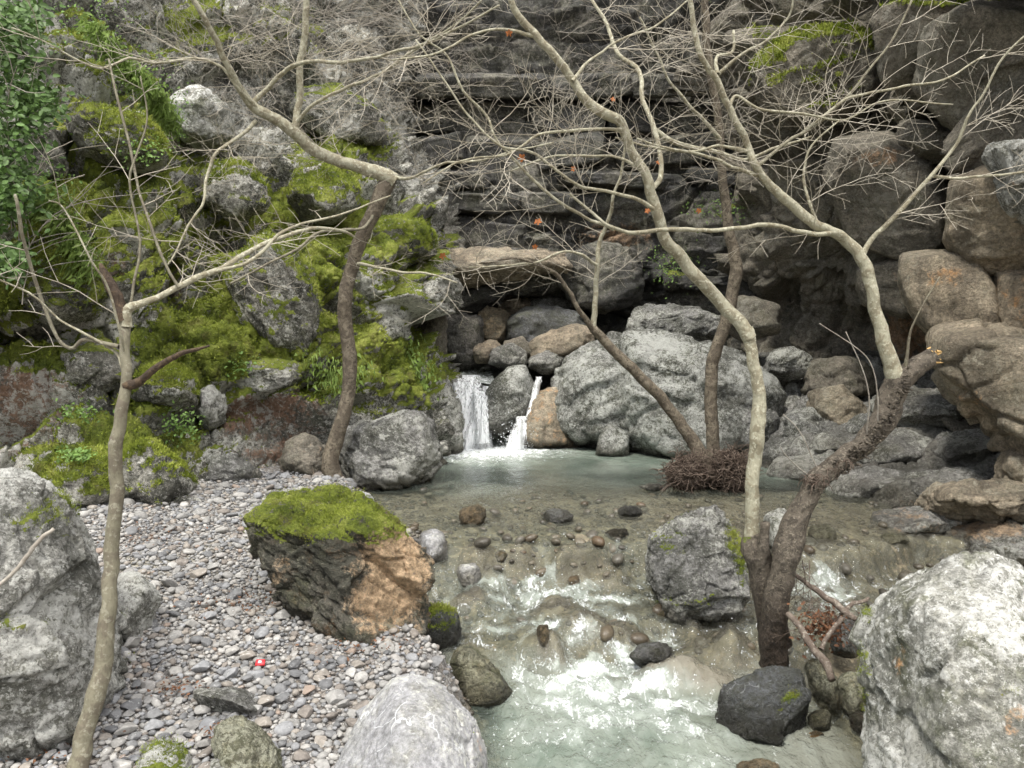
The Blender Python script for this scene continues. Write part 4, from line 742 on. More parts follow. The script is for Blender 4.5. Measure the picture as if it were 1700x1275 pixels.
for poly, d, t, m_, kw in [
    ([(112, 205), (150, 178), (230, 190), (282, 235), (285, 280), (220, 285), (150, 270)], 9.3, .5, 'cliff', dict(moss=.85, fz='m1')),
    ([(35, 420), (60, 350), (110, 330), (150, 400), (172, 480), (150, 525), (80, 530), (40, 500)], 8.0, .6, 'cliff', dict(moss=.95, sub=6, fz='m2', puff=.05)),
    ([(270, 215), (280, 155), (330, 140), (375, 170), (385, 225), (340, 250)], 10.6, .5, 'white', dict(moss=.0)),
    ([(478, 330), (495, 285), (545, 272), (590, 300), (596, 350), (550, 378), (500, 372)], 11.0, .6, 'cliff', dict(moss=.8, sub=6, fz='m4')),
    ([(400, 540), (380, 470), (420, 400), (470, 390), (530, 470), (545, 560), (520, 625), (450, 600)], 9.7, .6, 'cliff', dict(moss=.72, sub=6, strat=.03, strat_rot=-1.0, fz='m5')),
    ([(222, 660), (230, 618), (280, 600), (320, 625), (325, 670), (280, 690)], 8.3, .4, 'cliff', dict(moss=.8, fz='m6')),
    ([(325, 690), (330, 645), (352, 632), (375, 660), (375, 700), (345, 715)], 8.8, .35, 'grey', dict(moss=.05)),
    ([(200, 840), (205, 750), (240, 722), (285, 760), (328, 810), (315, 848), (250, 862)], 7.4, .45, 'cliff', dict(moss=.45, sub=6, fz='m7')),
    ([(50, 830), (90, 760), (150, 742), (200, 770), (205, 840), (130, 860)], 7.2, .5, 'cliff', dict(moss=.55, sub=6, fz='m8')),
    ([(330, 800), (340, 760), (380, 742), (420, 770), (415, 805), (370, 815)], 8.2, .3, 'grey', dict(moss=.15)),
    ([(395, 640), (405, 600), (470, 590), (520, 615), (490, 650), (430, 660)], 9.3, .4, 'cliff', dict(moss=.55)),
    ([(600, 420), (610, 370), (660, 350), (720, 385), (728, 420), (680, 435)], 11.9, .5, 'cliff', dict(moss=.9, fz='m12')),
    ([(460, 780), (470, 735), (520, 720), (552, 750), (545, 790), (500, 800)], 8.8, .35, 'dim', dict(moss=.1, tint=.2)),
    ([(595, 560), (600, 500), (640, 480), (680, 520), (680, 570), (635, 585)], 11.1, .5, 'cliff', dict(moss=.55, fz='m14')),
    ([(330, 330), (345, 280), (400, 262), (440, 300), (440, 350), (385, 368)], 10.0, .5, 'cliff', dict(moss=.62, fz='m15')),
    ([(100, 640), (110, 580), (180, 560), (230, 590), (225, 640), (160, 655)], 8.2, .4, 'cliff', dict(moss=.6)),
    ([(-30, 260), (0, 200), (60, 180), (110, 240), (110, 310), (40, 330)], 8.9, .5, 'cliff', dict(moss=.2)),
    ([(480, 200), (500, 150), (560, 140), (620, 180), (640, 235), (560, 245)], 12.4, .5, 'cliff', dict(moss=.5))]:
    blk(MC, poly, d, t, m_, **kw)
print('blocks', round(time.time() - T0, 1))

# ------------------------------------------------------------------ water
wx = np.arange(-2.3, 5.0, 0.026); wy = np.concatenate([np.arange(2.4, 8.0, 0.024), np.arange(8.0, 13.6, 0.05)])
X, Y = np.meshgrid(wx, wy, indexing='ij'); xx, yy = X.ravel(), Y.ravel()
W = water_z(xx, yy); q = np.stack([xx, yy, W * 0], 1)
st = steep(xx, yy)
q_s = np.stack([xx * 1.3, yy * 0.7, W * 0], 1)
below = sstep(0.1, 0.5, steep(xx, yy + 0.22)) ; below2 = sstep(0.1, 0.5, steep(xx, yy + 0.5)); below3 = sstep(0.1, .5, steep(xx, yy + 0.9))
stp = sstep(0.15, 0.7, st)
# foam: below each step, in the lower pool and where the fall lands
chan = np.exp(-((xx - 0.55) / 0.62) ** 2)
foam = 0.50 * below + 0.34 * below2 + 0.26 * below3 + 0.12 * stp
foam = foam * (0.45 + 0.75 * np.clip(chan + np.exp(-((xx - 2.6) / .5) ** 2) * .8, 0, 1))
foam += 0.30 * sstep(7.4, 6.7, yy) * sstep(5.2, 6.5, yy) * 0.6
foam += 0.12 * sstep(5.6, 4.6, yy) + 0.42 * np.exp(-((yy - 5.0) / 0.45) ** 2 - ((xx - 0.75) / 0.5) ** 2) + .15 * sstep(5.2, 4.4, yy) * (chan + .35)
foam += 0.20 * np.exp(-((xx - 0.2) / .35) ** 2) * sstep(6.4, 5.8, yy) * sstep(4.4, 5.0, yy)
foam *= 0.62
fx, fy = -0.35, 11.75
r2 = np.hypot((xx - fx) / 1.35, (yy - fy) / 0.95); foam += 1.0 * np.exp(-r2 ** 2) + 0.28 * np.exp(-((xx + .7) / .9) ** 2 - ((yy - 10.6) / 1.0) ** 2)
foam += 0.10 * sstep(8.6, 7.2, yy)
turb = np.clip(0.55 * sstep(9.8, 7.6, yy) + 0.6 * foam + .5 * stp, 0, 1)
Z = W + (fbm(q_s, 5, 4, 0.55, seed=61) * 0.045 + fbm(q_s, 16, 4, .65, seed=62) * 0.032) * turb + fbm(q, 7, 3, seed=63) * 0.004 + fbm(q_s, 13, 4, .6, seed=66) * 0.011 * sstep(9.6, 8.0, yy)
Z += stp * fbm(np.stack([xx * 3, yy * .6, W], 1), 4, 3, seed=64, ridged=True) * 0.03
dep = W - ground_z(xx, yy)
murk = np.clip(sstep(0.06, 0.40, dep) * 0.80 + 0.10 + 0.10 * turb + .06 * fbm(q_s, 5, 4, seed=67), 0, 0.9); murk = np.maximum(murk, 0.62 * sstep(7.6, 11.0, yy + fbm(q, 1.2, 3, seed=65) * .8))
hmp = sum(np.exp(-(((xx - a) / r) ** 2 + ((yy - b) / (r * .8)) ** 2) ** 1.5) for a, b, r, h in HUMPS); foam = foam - .35 * hmp
och = np.clip(hmp + sstep(9.0, 7.5, yy) * sstep(4.6, 5.5, yy) * 0.6 * (1 - np.clip(foam, 0, 1)) + .5 * sstep(0.9, 1.8, xx) * sstep(9, 7, yy), 0, 1)
keep = (Z > ground_z(xx, yy) - 0.06)
f = grid_faces(len(wx), len(wy))[:, ::-1]; f = f[keep[f].any(1)]
me = mesh('stream', np.stack([xx, yy, Z], 1), f, M['water'], attrs={'foam': foam, 'murk': murk, 'rough': np.clip(turb * 1.2 + .10, 0, 1), 'ochre': och})
tag(new_obj('stream', me), kind='structure')
# the fall: two curtains and the run above it
def curtain(name, top, bot, d0, d1, w0, w1, drop_y=0.35, n=50, nz=70, foam=0.55):
    a0, a1 = P(top[0], top[1], d0), P(bot[0], bot[1], d1)
    u = np.linspace(-1, 1, n); t = np.linspace(0, 1, nz); U, T = np.meshgrid(u, t, indexing='ij'); U, T = U.ravel(), T.ravel()
    w = w0 + (w1 - w0) * T; lean = a1[0] - a0[0]
    x = a0[0] + lean * T ** 1.5 + U * w; y = a0[1] + (a1[1] - a0[1]) * np.sqrt(T); z = a0[2] + (a1[2] - a0[2]) * T ** 1.35
    v = np.stack([x, y, z], 1); s = np.stack([x * 6, y, z * 0.8], 1)
    v[:, 1] -= 0.09 * fbm(s, 2.5, 4, 0.6, seed=71) + 0.10 * (1 - U ** 2); v[:, 0] += 0.04 * fbm(s, 1.5, 3, seed=72)
    me = mesh(name, v, grid_faces(n, nz), M['fall'], attrs={'foam': foam - 0.45 * np.abs(U) ** 4 + 0.25 * T})
    return me
wf = empty('waterfall', P(800, 742, 12.0)); tag(wf, kind='structure')
for (nm, a) in (('water_curtain', ((797, 648), (802, 735), 12.35, 11.8, .13, .10)), ('water_curtain', ((775, 622), (780, 754), 12.75, 12.0, .27, .40)), ('water_curtain', ((812, 640), (772, 748), 12.5, 11.9, .10, .14)), ('water_curtain', ((868, 690), (856, 745), 12.1, 11.8, .10, .15)), ('water_curtain', ((893, 625), (878, 700), 12.5, 12.1, .05, .06))):
    me = curtain(nm, *a); o = new_obj(nm, me); o.parent = wf; o.matrix_parent_inverse = wf.matrix_world.inverted(); o.location = -np.array(wf.location)
    o.matrix_parent_inverse.identity()
# upper run of water above the fall
u = np.linspace(0, 1, 40); U, T = np.meshgrid(u, u, indexing='ij'); U, T = U.ravel(), T.ravel()
a = P(752, 612, 13.9); b = P(815, 612, 13.9); c = P(758, 632, 12.75); d = P(822, 642, 12.5)
v = (a * (1 - U)[:, None] + b * U[:, None]) * (1 - T)[:, None] + (c * (1 - U)[:, None] + d * U[:, None]) * T[:, None]; v[:, 2] += fbm(v, 5, 3) * 0.03 + .03
me = mesh('upper_run', v, grid_faces(40, 40), M['water'], attrs={'foam': 0.35 + .4 * T, 'murk': .5 + 0 * T, 'rough': .6 + 0 * T, 'ochre': .5 + 0 * T})
o = new_obj('upper_run', me, wf, -np.array(wf.location))
def merge(parts):
    vs, fs, o = [], [], 0
    for v, f in parts: vs.append(v); fs.append(f + o); o += len(v)
    return np.concatenate(vs), np.concatenate(fs)
def scatter_mesh(proto_v, proto_f, locs, scales, rots=None):
    """many copies of a small mesh as one array; scales (n,3), rots (n,3,3)"""
    n = len(locs); v = proto_v[None] * scales[:, None, :]
    if rots is not None: v = np.einsum('nij,nkj->nki', rots, v)
    v = v + locs[:, None, :]
    f = proto_f[None] + (np.arange(n) * len(proto_v))[:, None, None]
    return v.reshape(-1, 3), f.reshape(-1, proto_f.shape[1])
def rand_rot(n, rg=rng, tilt=None):
    a = rg.random(n) * 2 * np.pi
    if tilt is None:
        q = rg.normal(size=(n, 4)); q /= np.linalg.norm(q, axis=1, keepdims=True); w, x, y, z = q.T
        return np.stack([1 - 2 * (y * y + z * z), 2 * (x * y - z * w), 2 * (x * z + y * w), 2 * (x * y + z * w), 1 - 2 * (x * x + z * z), 2 * (y * z - x * w), 2 * (x * z - y * w), 2 * (y * z + x * w), 1 - 2 * (x * x + y * y)], 1).reshape(n, 3, 3)
    t = rg.normal(size=(n, 2)) * tilt
    ca, sa = np.cos(a), np.sin(a); Z = np.zeros(n); O = Z + 1
    Rz = np.stack([ca, -sa, Z, sa, ca, Z, Z, Z, O], 1).reshape(n, 3, 3)
    cx, sx = np.cos(t[:, 0]), np.sin(t[:, 0]); Rx = np.stack([O, Z, Z, Z, cx, -sx, Z, sx, cx], 1).reshape(n, 3, 3)
    cy_, sy = np.cos(t[:, 1]), np.sin(t[:, 1]); Ry = np.stack([cy_, Z, sy, Z, O, Z, -sy, Z, cy_], 1).reshape(n, 3, 3)
    return Rx @ Ry @ Rz
# spray droplets
n = 900; k = rng.random(n); px_ = np.where(k < .6, rng.normal(775, 20, n), rng.normal(855, 16, n))
lp = P(px_, 752 - np.abs(rng.normal(0, 26, n)), 11.6 + rng.random(n) * .5); lp[:, 2] = np.maximum(lp[:, 2], 0.01)
v0, f0 = ico(0); v, f = scatter_mesh(v0, f0, lp, np.repeat((0.004 + 0.007 * rng.random(n) ** 2)[:, None], 3, 1))
o = new_obj('spray', mesh('spray', v - np.array(wf.location), f, M['drop']), wf); o['kind'] = 'stuff'
m = 450; sx_ = rng.uniform(-0.6, 3.0, m * 6); sy_ = rng.uniform(4.2, 6.8, m * 6)
pr = np.clip(sstep(0.1, .5, steep(sx_, sy_ + .2)) + .10, 0, 1) * np.exp(-((sx_ - .7) / .8) ** 2); kk = rng.random(m * 6) < pr; sx_, sy_ = sx_[kk][:m], sy_[kk][:m]
lp = np.stack([sx_, sy_, water_z(sx_, sy_) + 0.02 + np.abs(rng.normal(0, .03, len(sx_)))], 1)
v, f = scatter_mesh(v0, f0, lp, np.repeat((0.002 + 0.004 * rng.random(len(lp)) ** 2)[:, None], 3, 1))
o = new_obj('spray', mesh('spray', v, f, M['drop']), bpy.data.objects['stream']); o['kind'] = 'stuff'
print('water', round(time.time() - T0, 1))

# ------------------------------------------------------------------ pebbles
PROT = []
for k in range(8):
    v, f = ico(3); v = v * np.array([1, rng.uniform(.58, .9), rng.uniform(.32, .58)]); v = v * (1 + 0.16 * fbm(v, 1.1, 2, seed=k * 3 + 50))[:, None]
    cut = rng.normal(size=(8, 3)); cut /= np.linalg.norm(cut, axis=1, keepdims=True)
    for c in cut:
        dd = v @ c; lim = np.percentile(dd, 84); v = v - np.maximum(dd - lim, 0)[:, None] * 0.9 * c
    PROT.append((v, f))
v2, f2 = ico(1)
PLO = []
for k in range(8):
    v = v2 * np.array([1, rng.uniform(.6, .9), rng.uniform(.4, .62)]); v = v * (1 + 0.28 * fbm(v, 1.3, 2, seed=k * 3 + 90))[:, None]; PLO.append((v, f2))
v2b, f2b = ico(2)
PMID = [(v2b * np.array([1, rng.uniform(.6, .9), rng.uniform(.4, .62)]) * (1 + 0.22 * fbm(v2b, 1.2, 2, seed=k * 3 + 70))[:, None], f2b) for k in range(8)]
cells = {}
def free(x, y, r):
    cx, cy_ = int(x / .06), int(y / .06)
    for i in range(cx - 2, cx + 3):
        for j in range(cy_ - 2, cy_ + 3):
            for (a, b, s) in cells.get((i, j), ()):
                if (a - x) ** 2 + (b - y) ** 2 < ((r + s) * .72) ** 2: return False
    return True
pts = []
def throw(n, x0, x1, y0, y1, rf, test):
    xs = rng.uniform(x0, x1, n); ys = rng.uniform(y0, y1, n); rs = rf(n); ok = test(xs, ys)
    for x, y, r, k in zip(xs, ys, rs, ok):
        if k and free(x, y, r):
            pts.append((x, y, r)); cells.setdefault((int(x / .06), int(y / .06)), []).append((x, y, r))
def bank(x, y):
    px_, _ = proj(np.stack([x, y, y * 0], 1)); return (x < ipl(y, XL) + 0.12) & (px_ > -60)
throw(420, -3, 0.1, 2.9, 4.2, lambda m: rng.uniform(.034, .06, m), bank)
for n, lo, hi in ((520, .040, .068), (2200, .025, .042), (16000, .018, .027), (60000, .012, .018)):
    throw(n, -5.2, 0.1, 2.9, 8.6, lambda m: rng.uniform(lo, hi, m), bank)
nb = len(pts)
def shal(x, y): return (x > ipl(y, XL) - .05) & (x < ipl(y, XR)) & (ground_z(x, y) > -.12)
for n, lo, hi in ((90, .045, .07), (1000, .026, .045), (9000, .015, .026)):
    throw(n, -2.0, 4.0, 7.0, 9.8, lambda m: rng.uniform(lo, hi, m), shal)
for n, lo, hi in ((120, .05, .09), (900, .025, .05)):
    throw(n, -0.7, 3.2, 5.5, 7.4, lambda m: rng.uniform(lo, hi, m), lambda x, y: (x > ipl(y, XL)))
pts_a = np.array(pts); px_, py_ = pts_a[:, 0], pts_a[:, 1]; rr = pts_a[:, 2]
zb = ground_z(px_, py_); W = water_z(px_, py_)
isb = np.arange(len(pts_a)) < nb
zb = zb + rr * np.where(isb, 0.22, np.where((rr > .04) & (np.arange(len(rr)) % 3 == 0), .75, 0.0)) + rng.random(len(rr)) * 0.012 * isb
wet = np.where(isb, sstep(0.16, 0.02, zb - W - .1 * fbm(np.stack([px_, py_, zb], 1), 2.5, 3)) * sstep(-.9, -.1, px_ - ipl(py_, XL)), 1.0)
sizepx = rr * 2 / py_
order = np.argsort(-sizepx * isb * (wet < .5)); big = order[:300]; rest = order[300:]
print('pebbles', len(pts_a), round(time.time() - T0, 1))
GB = empty('gravel_bank', (-1.2, 5.0, gz1(-1.2, 5.0))); tag(GB, kind='structure')
gl_ = np.array(GB.location)
pm = [mesh('pebble', v, f, M['pebble']) for v, f in PROT]
for i in big:
    o = new_obj('pebble', pm[i % 8], GB, np.array([px_[i], py_[i], zb[i]]) - gl_)
    s = rr[i] * 1.12; o.scale = (s, s, s); o.rotation_euler = (rng.normal() * .22, rng.normal() * .22, rng.random() * 6.28)
def bulk(idx, protos, name, par, off):
    vs, fs, rn, wt_, o = [], [], [], [], 0
    for k in range(8):
        ii = idx[idx % 8 == k]
        if not len(ii): continue
        pv, pf = protos[k]; sc = rr[ii][:, None] * rng.uniform(.95, 1.2, (len(ii), 3))
        v, f = scatter_mesh(pv, pf, np.stack([px_[ii], py_[ii], zb[ii]], 1), sc, rand_rot(len(ii), tilt=.25))
        vs.append(v); fs.append(f + o); o += len(v); rn.append(np.repeat(rng.random(len(ii)), len(pv))); wt_.append(np.repeat(wet[ii], len(pv)))
    me = mesh(name, np.concatenate(vs) - off, np.concatenate(fs), M['pebble'], attrs={'rnd': np.concatenate(rn), 'wet': np.concatenate(wt_)})
    ob = new_obj(name, me, par); ob['kind'] = 'stuff'; return ob
rb = rest[isb[rest]]; rs_ = rest[~isb[rest]]
near, mid, far = rb[:500], rb[500:4300], rb[4300:]
v0, f0 = ico(0); PTINY = [(v0 * np.array([1, rng.uniform(.6, .9), rng.uniform(.45, .62)]), f0) for k in range(8)]
bulk(near, PMID, 'cobbles', GB, gl_); bulk(mid, PLO, 'shingle', GB, gl_)
if len(far): bulk(far, PTINY, 'fine_shingle', GB, gl_)
bulk(rs_[rr[rs_] > .03], PLO, 'stream_cobbles', GROUND, np.zeros(3)); bulk(rs_[rr[rs_] <= .03], PTINY, 'stream_pebbles', GROUND, np.zeros(3))
print('pebbles built', len(near), len(far), len(rs_), round(time.time() - T0, 1))

# ------------------------------------------------------------------ wood: tubes
def smooth_path(pts, rad, step):
    pts = np.asarray(pts, float); rad = np.asarray(rad, float)
    a = np.concatenate([pts, rad[:, None]], 1)[:, None, :]
    L = np.linalg.norm(np.diff(pts, axis=0), axis=1).sum(); n = max(len(pts), int(L / step) + 2)
    o = catmull(a, n, 0)[:, 0]; return o[:, :3], np.maximum(o[:, 3], 0.0008)
def tube(pts, rad, sides=8, cap=True, rough=0.0, knots=0.0):
    pts = np.asarray(pts, float); n = len(pts); T = np.gradient(pts, axis=0); T /= np.linalg.norm(T, axis=1, keepdims=True) + 1e-9
    u = np.cross(T[0], [0.3, 0.9, 0.2]); u /= np.linalg.norm(u); Us = []
    for t in T:
        u = u - t * (u @ t); u /= np.linalg.norm(u) + 1e-9; Us.append(u)
    U = np.array(Us); V = np.cross(T, U); a = np.arange(sides) * 2 * np.pi / sides
    ring = U[:, None] * np.cos(a)[None, :, None] + V[:, None] * np.sin(a)[None, :, None]
    rr_ = np.repeat(np.asarray(rad)[:, None], sides, 1)
    if rough:
        q = (pts[:, None] + ring * rr_[..., None]).reshape(-1, 3)
        rr_ = rr_ * (1 + rough * (fbm(q, 7, 4, 0.6, seed=81) * 1.3 + fbm(q, 26, 3, .6, seed=82, ridged=True) * .5)).reshape(n, sides)
    v = (pts[:, None] + ring * rr_[..., None]).reshape(-1, 3)
    i = np.arange(n - 1)[:, None] * sides + np.arange(sides)[None]; j = np.arange(n - 1)[:, None] * sides + (np.arange(sides)[None] + 1) % sides
    f = np.stack([i, j, j + sides, i + sides], -1).reshape(-1, 4)
    if cap:
        v = np.concatenate([v, pts[-1:]]); e = len(v) - 1; b = (n - 1) * sides
        k = np.arange(sides); f = np.concatenate([f, np.stack([b + k, b + (k + 1) % sides, np.full(sides, e), np.full(sides, e)], 1)])
    return v, f
class Tree:
    def __init__(s, name, label, base, cat='tree', group=None):
        s.o = empty(name, base); s.base = np.array(base, float); tag(s.o, label, cat, group); s.tw = []; s.paths = []
    def limb(s, px, mat, name='branch', d=None, sides=10, rough=0.1, step=0.04, moss=0.0, wetz=None, twigs=True, label=None, sub=None, smooth=True, mossfn=None):
        """px: list of (px, py, distance, radius in photo pixels)"""
        a = np.array(px, float); pts = P(a[:, 0], a[:, 1], a[:, 2]); rad = a[:, 3] / F * a[:, 2]
        if len(a) > 4 and a[0, 3] < 9:
            rad = rad * .88; k_ = np.array([[TR.gauss(0, 1), TR.gauss(0, 1), TR.gauss(0, 1)] for _ in range(len(pts))]) * .012; k_[0] = 0; pts = pts + k_
        p, r = smooth_path(pts, rad, step)
        jit = np.stack([fbm(p * 1.0, 5.0, 3, seed=90 + k) for k in range(3)], 1) * np.minimum(.006 + r * 0.9, .024)[:, None]; p = p + jit
        v, f = tube(p, r, sides, True, rough)
        at = {}
        n = vnormals(v, f)
        mo = np.zeros(len(v))
        if moss: mo = moss * sstep(-.2, .8, n[:, 2] - n[:, 0] * .3 + fbm(v, 4, 3))
        if mossfn is not None: mo = mo + mossfn(v)
        we = np.zeros(len(v))
        if wetz: we = sstep(wetz[1], wetz[0], v[:, 2] + fbm(v, 5, 3) * .1)
        me = mesh(name, v - s.base, f, M[mat], attrs={'moss': mo, 'wet': we}); o = new_obj(name, me, s.o)
        if label: o['label'] = label
        if twigs: s.paths.append((p, r))
        return o
    def flush(s, mat='twig', name='twigs'):
        if not s.tw: return
        v, f = merge(s.tw); o = new_obj(name, mesh(name, v - s.base, f, M[mat]), s.o); o['kind'] = 'stuff'; s.tw = []
TR = random.Random(5)
def rv(): 
    v = np.array([TR.gauss(0, 1), TR.gauss(0, 1), TR.gauss(0, 1)]); return v / np.linalg.norm(v)
def twig(out, start, dirn, L, r, lvl, bias=(0, 0, 0.1), flat=0.6, kid=1.0, step=0.09, wig=0.22):
    n = max(3, int(L / step) + 1); p = np.array(start, float); d = np.array(dirn, float); d /= np.linalg.norm(d); pts = [p.copy()]; kids = []; cv = rv() * TR.uniform(.5, 1.6); cv[1] *= flat; cv[2] *= .6
    side = 1 if TR.random() < .5 else -1; b = np.array(bias)
    for i in range(n):
        w = rv() * wig * .8; w[1] *= flat; w[2] *= .75; d = d + w + (b * 2.2 + cv) * step; d[2] *= .93; d /= np.linalg.norm(d)
        p = p + d * (L / n); pts.append(p.copy())
        if lvl > 0 and i < n - 1 and TR.random() < 0.78 * kid:
            side = -side; ax = np.cross(d, [0, 1, 0]) * side + rv() * .55; ax[1] *= flat; ax[2] = ax[2] * .75 + .08; ax /= np.linalg.norm(ax) + 1e-9
            kids.append((p.copy(), d * .75 + ax * TR.uniform(.5, .95), L * TR.uniform(.25, .6) * (1 - 0.45 * i / n)))
    rad = np.linspace(r, max(r * .38, .0011), len(pts))
    out.append(tube(np.array(pts), rad, 4 if r > .004 else 3, False))
    for (q, dd, l) in kids:
        if l > 0.07: twig(out, q, dd, l, max(r * .62, .0014), lvl - 1, bias, flat, kid, step, wig)
def sprout(tree, density=5.0, L=(0.5, 1.1), r=.0045, lvl=2, bias=(0, 0, .1), lo=.15, outdir=None, rmax=.05, zmin=1.6, **kw):
    """side twigs along the limbs drawn so far"""
    for p, rad in tree.paths:
        seg = np.linalg.norm(np.diff(p, axis=0), axis=1); tot = seg.sum(); n = int(tot * density); cum = np.concatenate([[0], np.cumsum(seg)])
        for k in range(n):
            t = TR.uniform(lo, 1) * tot; i = min(int(np.searchsorted(cum, t)), len(p) - 2)
            if rad[i] > rmax and TR.random() < .7: continue
            if p[i][2] < zmin: continue
            T = p[i + 1] - p[i]; T /= np.linalg.norm(T) + 1e-9
            ax = np.cross(T, [0, 1, 0]) * (1 if TR.random() < .5 else -1) + rv() * .6; ax /= np.linalg.norm(ax); ax[2] *= .55
            d = T * .55 + ax * .85; d[2] = d[2] * .7 + .05
            if outdir is not None: d = d + np.array(outdir)
            twig(tree.tw, p[i], d, TR.uniform(*L), min(r, rad[i] * .7), lvl, bias, **kw)
def ends(tree, lst, lvl=2, **kw):
    for (px, py, d, dx, dz, L, r) in lst: twig(tree.tw, P(px, py, d), (dx, TR.uniform(-.3, .3), dz), L, r, lvl, **kw)

# 1. thin tree at the left in front
t = Tree('bare_tree', 'thin grey-green bare tree in the left foreground with a broken dark top', P(130, 1300, 3.15))
t.limb([(118, 1325, 3.13, 24.0), (124, 1300, 3.15, 19.0), (140, 1235, 3.2, 15.2), (158, 1150, 3.25, 15.2), (177, 1075, 3.3, 13.7), (185, 980, 3.35, 11.8), (189, 860, 3.4, 11.0), (194, 760, 3.42, 10.3), (203, 680, 3.45, 9.5), (207, 620, 3.47, 8.4), (205, 560, 3.5, 8.0), (206, 520, 3.5, 7.6)], 'bark_grey', 'trunk', sides=20, rough=.09, step=.025, moss=.25, twigs=False)
t.limb([(206, 530, 3.5, 10), (200, 500, 3.5, 8), (188, 475, 3.5, 8), (176, 452, 3.5, 6), (167, 436, 3.5, 2)], 'rotten', 'broken_top', sides=14, rough=.35, step=.015, twigs=False, label='dark rotten broken top')
t.limb([(206, 640, 3.46, 9), (228, 632, 3.44, 6), (262, 607, 3.4, 5), (300, 588, 3.36, 4), (320, 582, 3.33, 3.4), (350, 574, 3.3, 1.5)], 'rotten', 'broken_branch', sides=10, rough=.3, step=.02, twigs=False, label='broken dark side branch')
t.limb([(208, 540, 3.5, 9), (214, 512, 3.5, 8), (240, 500, 3.52, 5.5), (290, 482, 3.6, 5), (350, 455, 3.75, 4.6), (400, 425, 3.9, 4.2), (450, 400, 4.1, 3.6), (520, 380, 4.3, 3)  , (570, 385, 4.5, 2.4), (590, 395, 4.6, 1.6)], 'bark_pale', sides=8, step=.03)
t.limb([(350, 455, 3.75, 3.6), (420, 425, 3.8, 3.3), (460, 395, 3.9, 3), (500, 372, 4.0, 2.6), (555, 355, 4.1, 2), (650, 325, 4.2, 1.3)], 'bark_pale', sides=6)
t.limb([(300, 478, 3.6, 3), (280, 440, 3.6, 2.8), (255, 385, 3.65, 2.6), (230, 320, 3.7, 2.5), (205, 230, 3.75, 2.4), (185, 150, 3.8, 2.3), (172, 90, 3.8, 2)], 'bark_grey', sides=6)
t.limb([(198, 575, 3.48, 5), (165, 568, 3.5, 4), (135, 570, 3.5, 3.6), (110, 580, 3.5, 3.6), (90, 555, 3.5, 3.3), (70, 500, 3.5, 3.3), (50, 430, 3.45, 3.2), (35, 350, 3.4, 3), (28, 330, 3.4, 2.6)], 'bark_grey', sides=7)
t.limb([(203, 612, 3.47, 4), (180, 590, 3.5, 3.2), (140, 555, 3.5, 2.6), (100, 530, 3.5, 2.2), (50, 495, 3.4, 2), (0, 467, 3.3, 1.8), (-40, 450, 3.2, 1.5)], 'bark_pale', sides=6)
t.limb([(212, 560, 3.5, 3), (225, 480, 3.52, 2.6), (230, 400, 3.55, 2.3), (228, 300, 3.6, 2), (240, 200, 3.6, 1.6), (235, 120, 3.6, 1.2)], 'bark_grey', sides=6)
t.limb([(206, 585, 3.47, 3), (190, 560, 3.4, 2.5), (180, 480, 3.35, 2), (160, 430, 3.3, 1.8), (110, 350, 3.25, 1.5), (70, 330, 3.2, 1.2)], 'bark_pale', sides=6)
sprout(t, 3.2, (.15, .45), .003, 1, (0, 0, .05), rmax=.03)
t.flush('twig')
# 2. leaning tree by the mossy cliff
t = Tree('bare_tree', 'dark bent trunk rising behind the mossy boulder, turning sharply left at the top', P(566, 822, 8.6))
t.limb([(578, 830, 8.6, 12.3), (556, 800, 8.6, 15.0), (549, 765, 8.6, 14.1), (560, 720, 8.6, 12.3), (577, 665, 8.6, 11.4), (581, 610, 8.6, 11.4), (574, 550, 8.55, 11.4), (571, 500, 8.5, 11.4), (582, 450, 8.5, 11.0), (600, 395, 8.45, 11.4), (622, 345, 8.4, 12.3), (640, 310, 8.4, 13.2), (645, 296, 8.4, 11.4)], 'bark_mid', 'trunk', sides=20, rough=.1, step=.05, twigs=False)
t.limb([(652, 302, 8.4, 13), (630, 288, 8.35, 11), (600, 278, 8.3, 10), (560, 266, 8.2, 9.5), (520, 247, 8.1, 9.5), (490, 222, 8.0, 10), (460, 200, 7.9, 8.5), (425, 180, 7.8, 8), (408, 160, 7.7, 7), (385, 120, 7.5, 5.5), (360, 70, 7.3, 5), (335, 25, 7.1, 4.5), (312, -10, 7.0, 4.2), (270, -70, 6.8, 3.8)], 'bark_pale', sides=12, rough=.12)
t.limb([(489, 215, 8.0, 7), (497, 170, 8.0, 6.5), (500, 110, 7.95, 6.2), (505, 60, 7.9, 6), (511, 0, 7.85, 5.8), (516, -60, 7.8, 5.2)], 'bark_pale', sides=10)
t.limb([(420, 170, 7.8, 5), (440, 145, 7.8, 4.5), (470, 120, 7.7, 4), (500, 103, 7.6, 3.6), (560, 103, 7.5, 3.2), (610, 102, 7.4, 3), (680, 80, 7.2, 2.7), (750, 52, 7, 2.3), (830, 10, 6.8, 1.8)], 'bark_pale', sides=8)
t.limb([(492, 205, 8.0, 4), (520, 175, 7.9, 3.3), (560, 150, 7.8, 3), (620, 125, 7.6, 2.6), (700, 75, 7.4, 2.3), (760, 40, 7.2, 2), (800, 0, 7, 1.8)], 'bark_pale', sides=8)
t.limb([(430, 182, 7.8, 4), (400, 145, 7.6, 3), (370, 110, 7.5, 2.7), (330, 98, 7.4, 2.6), (260, 103, 7.2, 2.4), (215, 95, 7, 2.2), (160, 110, 6.8, 2), (90, 75, 6.6, 1.6), (20, 45, 6.4, 1.3)], 'bark_pale', sides=7)
